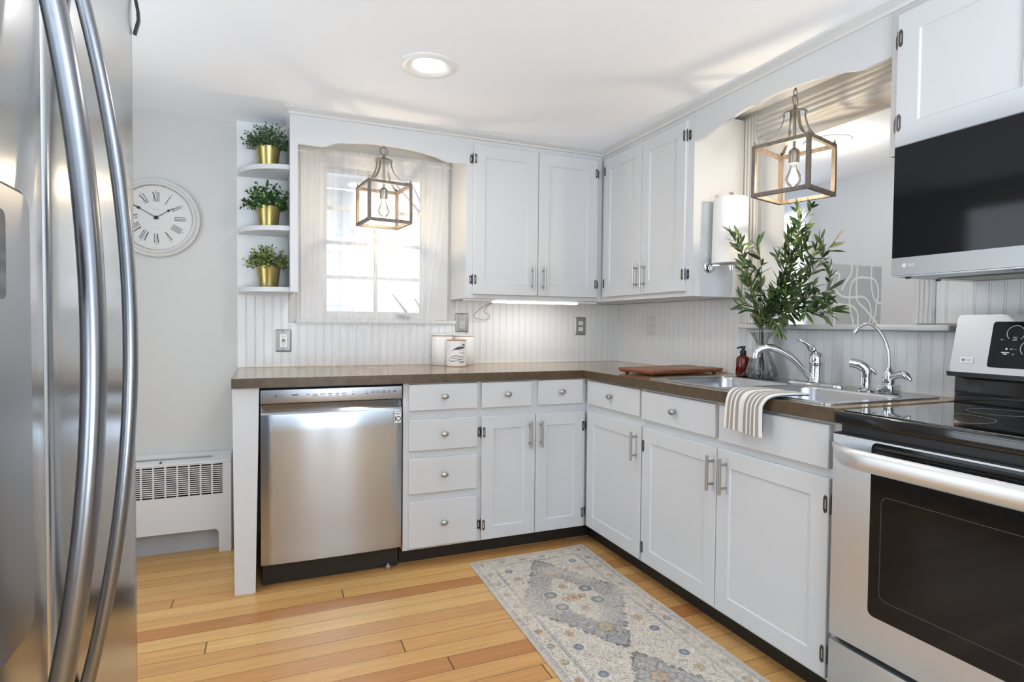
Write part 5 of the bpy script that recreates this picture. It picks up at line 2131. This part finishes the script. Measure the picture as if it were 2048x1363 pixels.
# --- radiator cover
rd = thing('radiator_cover', 'white metal radiator cover with slotted grille under the clock', 'radiator', (-2.72, -0.05, 0))
RX0, RX1, RYF = -3.12, -2.316, -0.092
frd = FB(RYF)
b = MB()
foot = []
foot += [(RX0, 0.002), (RX0 + 0.05, 0.002), (RX0 + 0.05, 0.121)]
arc = [(-2.372 - 0.022 + 0.022 * math.cos(R(a)), 0.121 - 0.022 + 0.022 * math.sin(R(a))) for a in range(90, -1, -15)]
outline = foot + arc + [(-2.372, 0.002), (RX1, 0.002), (RX1, 0.452), (RX0, 0.452)]
cols_ = []
pit = 0.0502
k = 0
while True:
    x1 = -2.3535 - k * pit
    x0 = x1 - 0.0435
    if x0 < RX0 + 0.05:
        break
    cols_.append((x0, x1))
    k += 1
b.prism(outline, frd, -0.004, 0.0, [[(x0, 0.297), (x1, 0.297), (x1, 0.447), (x0, 0.447)] for x0, x1 in cols_])
b.box(RX1 - 0.004, RX1, RYF + 0.0041, -0.010, 0.010, 0.452)
b.build('front_sheet', M_trim, rd, 0)
b = MB()
nb = 15
for x0, x1 in cols_:
    for i in range(1, nb):
        zc_ = 0.297 + 0.150 * i / nb
        b.box(x0 - 0.002, x1 + 0.002, RYF + 0.0005, RYF + 0.0038, zc_ - 0.0023, zc_ + 0.0023)
b.build('grille', M_trim, rd, 0)
b = MB()
b.box(RX0 + 0.02, RX1 - 0.02, -0.060, -0.055, 0.16, 0.45)
b.build('dark_inside', M_black, rd, 0)
b = MB()
b.quadbox([(RX0, RYF, 0.4525), (RX1, RYF, 0.4525), (RX1, -0.003, 0.4525), (RX0, -0.003, 0.4525), (RX0, RYF + 0.002, 0.462), (RX1, RYF + 0.002, 0.462), (RX1, -0.003, 0.494), (RX0, -0.003, 0.494)], 0.0015, 1)
b.build('sloped_lid', M_trim, rd, 0)
b = MB()
b.quadbox([(RX0 + 0.06, -0.060, 0.4752), (-2.402, -0.060, 0.4752), (-2.402, -0.048, 0.4795), (RX0 + 0.06, -0.048, 0.4795), (RX0 + 0.06, -0.060, 0.4762), (-2.402, -0.060, 0.4762), (-2.402, -0.048, 0.4805), (RX0 + 0.06, -0.048, 0.4805)])
b.build('damper_slot', mat('slot_grey', (0.35, 0.34, 0.32), 0.8, var=0.4), rd, 0)  # mottled grey strip marks the slit in the lid
b = MB()
b.cyl((-2.62, RYF - 0.003, 0.470), (-2.62, RYF + 0.012, 0.470), 0.004, None, 10)
b.build('damper_knob', M_hinge, rd)
b = MB()
b.box(-3.24, -2.30, -0.014, -0.0005, 0.0005, 0.15)
o = struct('baseboard_back', b, M_dirty, 0)

# --- paper towel on its holder, fixed to the side of the wall cabinet
PX, PY = -0.172, -1.194
ph_ = thing('paper_towel_holder', 'chrome vertical paper towel holder on the wall cabinet side', 'holder', (PX, PY, 1.42))
b = MB()
b.lathe([(0.032, 0.0), (0.032, 0.003), (0.026, 0.008), (0.012, 0.010)], (-0.215, -1.1068, 1.432), 28, axis='-y')
b.build('mount_plate', M_chrome, ph_, 40)
b = MB()
b.bar([(-0.215, -1.110, 1.4335), (-0.205, -1.150, 1.4335), (PX, PY, 1.4335), (PX + 0.012, PY - 0.012, 1.4335)], 0.003, 0.009, (0, 0, 1))
b.cyl((PX, PY, 1.432), (PX, PY, 1.752), 0.006, None, 14)
b.lathe([(0.010, 0), (0.0105, 0.003), (0.0105, 0.022), (0.009, 0.025)], (PX, PY, 1.741), 20)
b.lathe([(0.0095, -0.026), (0.0105, -0.022), (0.0105, 0.0)], (PX + 0.004, PY - 0.004, 1.432), 20)
b.build('arm', M_chrome, ph_, 40)
rings = []
for z, r in ((1.4385, 0.0755), (1.4400, 0.0785), (1.52, 0.0778), (1.66, 0.0752), (1.735, 0.0740), (1.7385, 0.0715)):
    ring = []
    for k in range(64):
        a = 2 * PI * k / 64
        t = ((a - 2.6) % (2 * PI)) / (2 * PI)
        rr = r * (1 + 0.02 * t)
        ring.append((PX + rr * math.cos(a), PY + rr * math.sin(a), z))
    rings.append(ring)
b = MB()
b.loft(rings)
o = b.build('paper_towel_roll', M_paper, None, 35, (PX, PY, 1.4385))
tag(o, 'thick white paper towel roll hanging beside the pass-through', 'paper towel')

# ================================================================= THINGS ON THE WORKTOP
# --- canisters and birch-print jar
def canister(label, x, y, r, h, group):
    c_ = thing('canister', label, 'canister', (x, y, H), group)
    b = MB()
    b.lathe([(r - 0.002, 0.0006), (r, 0.003), (r, h - 0.012), (r - 0.001, h - 0.0105)], (x, y, H), 48)
    b.build('body', M_ceram, c_, 40)
    b = MB()
    b.lathe([(r - 0.001, h - 0.0102), (r + 0.0005, h - 0.009), (r + 0.0005, h - 0.006), (r - 0.001, h - 0.005)], (x, y, H), 48)
    b.build('lid_band', M_lidwood, c_, 40)
    b = MB()
    b.lathe([(r - 0.0008, h - 0.0048), (r - 0.001, h - 0.001), (r - 0.006, h)], (x, y, H), 48)
    b.build('lid', M_ceram, c_, 40)


canister('white lidded canister at the left, standing against the curtain edge', -1.226, -0.080, 0.060, 0.175, 'white canisters')
canister('white lidded canister at the right, half behind the birch-print jar', -1.094, -0.075, 0.058, 0.173, 'white canisters')
jx, jy, jr, jh = -1.176, -0.192, 0.056, 0.148
j = thing('birch_jar', 'glass jar with a black birch-bark print in front of the white canisters', 'jar', (jx, jy, H))
b = MB()
b.lathe([(jr - 0.003, 0.0006), (jr, 0.004), (jr, 0.012)], (jx, jy, H), 48)
b.build('glass_foot', mat('clear_foot', (0.86, 0.80, 0.72), 0.1, coat=0.5), j, 40)
b = MB()
b.lathe([(jr, 0.0122), (jr, jh - 0.006)], (jx, jy, H), 48)
b.build('printed_sleeve', M_ceram, j, 40)
b = MB()
b.lathe([(jr - 0.001, jh - 0.0058), (jr, jh - 0.004), (jr, jh - 0.001), (jr - 0.003, jh)], (jx, jy, H), 48)
b.build('lid_band', M_lidwood, j, 40)


def fcyl(u, v, d):
    a = u / jr + R(-100)
    return (jx + (jr + d) * math.cos(a), jy + (jr + d) * math.sin(a), H + v)




def bark(pts, ws):
    b = MB()
    q = spline([(u, v, 0) for u, v in pts], 5)
    n_ = len(q)
    for k in range(n_ - 1):
        def wat(i):
            t = i / (n_ - 1) * (len(ws) - 1)
            a = min(int(t), len(ws) - 2)
            return ws[a] + (ws[a + 1] - ws[a]) * (t - a)
        w0, w1 = wat(k), wat(k + 1)
        b.prism([(q[k].x, q[k].y - w0), (q[k + 1].x, q[k + 1].y - w1), (q[k + 1].x, q[k + 1].y + w1), (q[k].x, q[k].y + w0)], fcyl, 0.0001, 0.0005)
    b.build('bark_print', M_bark, j, 0)


bark([(-0.036, 0.086), (-0.012, 0.098), (0.016, 0.104), (0.044, 0.106)], [0.0003, 0.003, 0.009, 0.006, 0.004])
bark([(0.020, 0.112), (0.034, 0.122), (0.045, 0.117)], [0.0005, 0.005, 0.003])
bark([(0.010, 0.079), (0.030, 0.076), (0.046, 0.078)], [0.0003, 0.0016, 0.0008])
bark([(-0.052, 0.037), (-0.034, 0.054), (-0.008, 0.060), (0.016, 0.054), (0.042, 0.056)], [0.001, 0.002, 0.0015, 0.0022, 0.0008])
bark([(-0.052, 0.036), (-0.030, 0.030), (0.0, 0.034), (0.026, 0.027), (0.046, 0.030)], [0.0015, 0.002, 0.0012, 0.0022, 0.001])
bark([(-0.040, 0.044), (-0.016, 0.047), (0.012, 0.041), (0.044, 0.044)], [0.0004, 0.0016, 0.0022, 0.0005])
bark([(-0.004, 0.026), (0.018, 0.021), (0.036, 0.024)], [0.0004, 0.0014, 0.0004])
bark([(-0.050, 0.113), (-0.046, 0.116)], [0.001, 0.001])

# --- cutting board
cb = thing('cutting_board', 'reddish wooden cutting board lying in the worktop corner left of the sink', 'cutting board', (-0.285, -0.925, H))
ca, sa_ = math.cos(R(7)), math.sin(R(7))
fcb = lambda u, v, d: (-0.285 + u * ca - v * sa_, -0.925 + u * sa_ + v * ca, H + d)
b = MB()
rings = []
hx, hy = 0.240, 0.124
for d, ins in ((0.007, 0.010), (0.0085, 0.006), (0.018, 0.0), (0.0255, 0.0), (0.027, 0.0015), (0.027, 0.024), (0.0255, 0.026), (0.0255, 0.033), (0.027, 0.035)):
    rings.append([fcb(u, v, d) for u, v in rrect(-hx + ins, hx - ins, -hy + ins, hy - ins, max(0.004, 0.012 - ins * .3), 4)])
b.loft(rings)
b.build('board', M_board, cb, 20)
for sx in (-1, 1):
    for sy in (-1, 1):
        b = MB()
        p0 = fcb(sx * 0.205, sy * 0.09, 0.0005)
        p1 = fcb(sx * 0.205, sy * 0.09, 0.0072)
        b.cyl(p0, p1, 0.010, None, 14)
        b.build('rubber_foot', M_black, cb)

# --- amber soap pump
sx_, sy_ = -0.108, -1.222
so_ = thing('soap_bottle', 'amber pump soap bottle with black top between cutting board and vase', 'bottle', (sx_, sy_, DZ))
b = MB()
b.lathe([(0.026, 0.0004), (0.030, 0.003), (0.0315, 0.008), (0.0315, 0.070), (0.0305, 0.080), (0.026, 0.089), (0.018, 0.095), (0.0125, 0.098), (0.012, 0.100)], (sx_, sy_, DZ), 36)
b.build('bottle_body', M_amber, so_, 50)
b = MB()
b.lathe([(0.0135, 0.0995), (0.0140, 0.101), (0.0140, 0.118), (0.0125, 0.120), (0.007, 0.121), (0.007, 0.128), (0.0095, 0.129), (0.0095, 0.138), (0.008, 0.140)], (sx_, sy_, DZ), 24)
b.tube([(sx_, sy_, DZ + 0.134), (sx_ - 0.012, sy_ + 0.010, DZ + 0.134), (sx_ - 0.022, sy_ + 0.018, DZ + 0.129)], [0.0055, 0.0045, 0.003], 10)
b.build('pump', M_black, so_, 40)

# --- striped towel over the front edge of the sink
tw = thing('dish_towel', 'grey and white striped towel draped over the sink front edge', 'towel', (-0.62, -1.80, H))


def towel_point(u, v, off):
    """u across (0 = far/left edge), v along from the sink (0) to the hem (1)"""
    path = [(-0.520, 0.9215), (-0.560, 0.9290), (-0.600, 0.9285), (-0.630, 0.9240), (-0.6455, 0.9100), (-0.6490, 0.880), (-0.6480, 0.840), (-0.6470, 0.788)]
    path = TP
    t = v * (len(path) - 1)
    i = min(int(t), len(path) - 2)
    p = path[i].lerp(path[i + 1], t - i)
    q = path[min(i + 1, len(path) - 1)] - path[i]
    nrm = Vector((q.y, 0, 0))
    nx, nz = -(-q.y), -q.x
    ln = math.hypot(q.x, q.y) or 1
    nx, nz = q.y / ln, -q.x / ln
    yl = -1.735 + 0.030 * v
    yr = -1.935 + 0.068 * min(1, v * 1.4)
    y = yl + (yr - yl) * u
    wav = 0.0028 * math.sin(u * 9 + 1.2) * v + 0.0015 * math.sin(u * 21 + v * 3) * v
    skew = 0.010 * (u - 0.5) * (1 if v > 0.5 else 0) * (v - .5)
    return (p.x + nx * (off + wav), y, p.y + nz * (off + wav) - (0.008 * u * v))


TP = [Vector((p.x, p.y)) for p in spline([(-0.525, 0.9300, 0), (-0.560, 0.9310, 0), (-0.600, 0.9310, 0), (-0.632, 0.9285, 0), (-0.6500, 0.917, 0), (-0.6570, 0.892, 0), (-0.6580, 0.850, 0), (-0.6570, 0.795, 0)], 6)]
# make sure the outward side is the upper / front side
nu, nv = 44, 60


def cloth(name, offs, m, vs0, vs1, us0=0.0, us1=1.0, inset=0.0):
    V_, F_, U_ = [], [], []
    for side in (0, 1):
        for j_ in range(nv + 1):
            v = vs0 + (vs1 - vs0) * j_ / nv
            for i in range(nu + 1):
                u = us0 + (us1 - us0) * i / nu
                V_.append(towel_point(u, v, offs[side]))
                U_.append((u, v))
    N1 = (nu + 1) * (nv + 1)
    for j_ in range(nv):
        for i in range(nu):
            a = j_ * (nu + 1) + i
            F_.append((a, a + 1, a + nu + 2, a + nu + 1))
            F_.append((N1 + a, N1 + a + nu + 1, N1 + a + nu + 2, N1 + a + 1))
    for i in range(nu):
        F_.append((i, N1 + i, N1 + i + 1, i + 1))
        a = nv * (nu + 1) + i
        F_.append((a, a + 1, N1 + a + 1, N1 + a))
    for j_ in range(nv):
        a = j_ * (nu + 1)
        F_.append((a, a + nu + 1, N1 + a + nu + 1, N1 + a))
        a += nu
        F_.append((a, N1 + a, N1 + a + nu + 1, a + nu + 1))
    return mesh_from(name, V_, F_, m, tw, 50, None, U_)


o = cloth('striped_layer', (0.0005, 0.0050), M_towel, 0.0, 1.0)
o2 = cloth('blue_lining', (-0.0045, 0.0), M_blue, 0.0, 0.955, 0.02, 0.99)

# ================================================================= RUG
rw, rl_ = 0.620, 1.86
nu_, nv_ = 220, 660
uu, vv = np.meshgrid(np.linspace(0, rw, nu_ + 1), np.linspace(0, rl_, nv_ + 1))
rng = np.random.default_rng(4)


def vnoise(x, y, sc, seed):
    rg_ = np.random.default_rng(seed)
    g_ = rg_.random((256, 256))
    xi, yi = np.floor(x * sc).astype(int), np.floor(y * sc).astype(int)
    fx, fy = x * sc - xi, y * sc - yi
    fx, fy = fx * fx * (3 - 2 * fx), fy * fy * (3 - 2 * fy)
    a_, b_, c_, d_ = g_[xi % 256, yi % 256], g_[(xi + 1) % 256, yi % 256], g_[xi % 256, (yi + 1) % 256], g_[(xi + 1) % 256, (yi + 1) % 256]
    return (a_ * (1 - fx) + b_ * fx) * (1 - fy) + (c_ * (1 - fx) + d_ * fx) * fy


CREAM, GREY, BLUE, RUST, SAND, DARK = [np.array(c_) for c_ in ((0.64, 0.575, 0.485), (0.345, 0.325, 0.315), (0.150, 0.195, 0.250), (0.45, 0.245, 0.150), (0.52, 0.39, 0.235), (0.120, 0.112, 0.115))]
colr = np.zeros(uu.shape + (3,))
colr[:] = CREAM


def paint(mask, c_, k=1.0):
    mk = (mask * k)[..., None] if mask.dtype != bool else (mask.astype(float) * k)[..., None]
    colr[:] = colr * (1 - mk) + c_ * mk


e = np.minimum(np.minimum(uu, rw - uu), np.minimum(vv, rl_ - vv))
a_ = np.abs(uu - rw / 2)
per = 0.84
vm = (vv - 0.075) % per - per / 2
nz1 = vnoise(uu, vv, 60, 1)
nz2 = vnoise(uu, vv, 22, 2)
nz3 = vnoise(uu, vv, 140, 3)
field = e > 0.098
# stepped medallions
st_ = 0.016
qa = np.floor(a_ / st_) * st_
qv = np.floor(np.abs(vm) / (st_ * 1.2)) * (st_ * 1.2)
dm = qa / 0.225 + qv / 0.400
dm_s = a_ / 0.225 + np.abs(vm) / 0.400
med = field & (dm < 1.0)
paint(med, GREY, 0.85)
paint(med & (dm >= 0.955), DARK, 0.55)
inner = field & (dm < 0.52)
paint(inner, CREAM)
paint(inner & (dm >= 0.46), DARK, 0.35)
# pointed finials of the medallion
tip = field & (np.abs(np.abs(vm) - 0.335) + a_ * 1.1 < 0.060)
paint(tip, GREY, 0.9)
paint(field & (np.abs(np.abs(np.abs(vm) - 0.335) + a_ * 1.1 - 0.060) < 0.0045), DARK, 0.6)
# floral vines on cream grounds
vine = np.abs(np.sin(uu * 95 + 3.2 * np.sin(vv * 62) + 5 * nz2) * np.sin(vv * 88 + 2.6 * np.sin(uu * 71) + 4 * nz2))
light = field & ~(med & ~inner)
paint(light & (vine < 0.075), DARK, 0.55)
paint(light & (vine > 0.84), RUST, 0.5)
paint(light & (vine > 0.80) & (nz2 > 0.55), BLUE, 0.30)
paint(med & ~inner & (vine < 0.09), DARK, 0.5)
paint(med & ~inner & (vine > 0.76), CREAM, 0.30)


def rosette(cu, cv, r, c1, c2):
    d_ = np.hypot(uu - cu, (vv - cv))
    ang = np.arctan2(vv - cv, uu - cu)
    rr = r * (1 + 0.18 * np.cos(ang * 6))
    paint(d_ < rr, c1, 0.85)
    paint(np.abs(d_ - rr) < 0.0028, DARK, 0.45)
    paint(d_ < rr * 0.45, c2, 0.9)


def lozenge(cu, cv, r, c1, c2):
    d_ = np.maximum(np.abs(uu - cu), np.abs(vv - cv)) + 0.35 * np.minimum(np.abs(uu - cu), np.abs(vv - cv))
    d_ = np.floor(d_ / 0.005) * 0.005
    paint(d_ < r, c1, 0.9)
    paint((d_ >= r) & (d_ < r + 0.005), CREAM, 0.8)
    paint(d_ < r * 0.5, c2, 0.85)


for k in range(3):
    c0 = 0.075 + per / 2 + per * k
    rosette(rw / 2, c0, 0.028, SAND, RUST)
    for su in (-1, 1):
        for sv in (-1, 1):
            lozenge(rw / 2 + su * 0.085, c0 + sv * 0.055, 0.026, BLUE, SAND)
            lozenge(rw / 2 + su * 0.165, c0 + sv * 0.335, 0.020, BLUE, GREY)
            rosette(rw / 2 + su * 0.155, c0 + sv * 0.245, 0.016, SAND, RUST)
        rosette(rw / 2, c0 + su * 0.255, 0.030, SAND, GREY)
        rosette(rw / 2 + su * 0.040, c0, 0.014, RUST, CREAM)
        rosette(rw / 2, c0 + su * 0.105, 0.018, SAND, RUST)
# borders
b1 = (e > 0.012) & (e <= 0.026)
paint(e <= 0.012, np.array((0.53, 0.48, 0.42)))
paint(b1, GREY, 0.8)
paint(b1 & (vine < 0.35), CREAM, 0.5)
band = (e > 0.026) & (e <= 0.082)
paint((e > 0.026) & (e <= 0.030), BLUE, 0.6)
along = np.where(np.minimum(uu, rw - uu) < np.minimum(vv, rl_ - vv), vv, uu + 0.11)
bz = (along % 0.105) - 0.0525
bd_ = np.hypot(bz, e - 0.054)
kk = np.floor(along / 0.105).astype(int) % 3
for ki, c_ in ((0, RUST), (1, GREY), (2, SAND)):
    paint(band & (bd_ < 0.014) & (kk == ki), c_, 0.75)
paint(band & (np.abs(bd_ - 0.0145) < 0.0025), DARK, 0.4)
zz_ = np.abs(e - 0.054 - 0.018 * np.sign(np.sin(along * 60)) * np.abs(((along * 19) % 2) - 1))
paint(band & (zz_ < 0.0024), DARK, 0.35)
paint(band & (vine < 0.10), DARK, 0.45)
paint(band & (vine > 0.88), RUST, 0.4)
b3 = (e > 0.082) & (e <= 0.098)
paint(b3, GREY, 0.85)
paint(((e > 0.082) & (e < 0.085)) | ((e > 0.095) & (e < 0.098)), BLUE, 0.7)
paint(b3 & (vine < 0.3), CREAM, 0.4)
# worn, faded look of the weave
wear = vnoise(uu, vv, 9, 8)
paint(np.clip((wear - 0.42) * 1.1, 0, 0.45), CREAM * 0.97)
colr *= (0.86 + 0.26 * nz3)[..., None]
colr *= (0.92 + 0.14 * nz1)[..., None]
# shape: a few soft ripples, lifted a little along the right edge
rx = -1.258 + uu + (-0.012) * vv
ry = -0.681 - vv
rx = rx + 0.004 * np.sin(vv * 7.0 + 0.6) * (uu / rw) + 0.006 * (vv / rl_) * (1 - uu / rw) * 0
ry = ry + 0.006 * np.sin(uu * 9 + 0.5) * (vv < 0.3) * (1 - vv / 0.3) + 0.010 * (uu / rw)
rzv = 0.0045 + 0.0022 * (1 + np.sin(vv * 9.5 + uu * 3)) * (0.25 + 0.75 * (uu / rw) ** 3) + 0.0012 * (1 + np.sin(vv * 23 + uu * 5)) * (uu / rw) ** 4
top = np.stack([rx, ry, rzv], -1).reshape(-1, 3)
bot = np.stack([rx, ry, np.full_like(rx, 0.0008)], -1).reshape(-1, 3)
allv = np.concatenate([top, bot]).tolist()
allc = np.concatenate([colr.reshape(-1, 3), colr.reshape(-1, 3)])
N_ = (nu_ + 1) * (nv_ + 1)
idx = np.arange(N_).reshape(nv_ + 1, nu_ + 1)
F_ = np.stack([idx[:-1, :-1], idx[1:, :-1], idx[1:, 1:], idx[:-1, 1:]], -1).reshape(-1, 4).tolist()
for line, flip in ((idx[0], False), (idx[-1], True), (idx[:, 0], True), (idx[:, -1], False)):
    for p0, p1 in zip(line[:-1], line[1:]):
        q_ = (int(p0), int(p1), int(p1) + N_, int(p0) + N_)
        F_.append(q_[::-1] if flip else q_)
rug = mesh_from('runner_rug', allv, F_, M_rug, None, 60, allc, None, (-0.95, -1.6, 0))
tag(rug, 'faded cream and grey-blue patterned runner rug on the plank floor', 'rug')
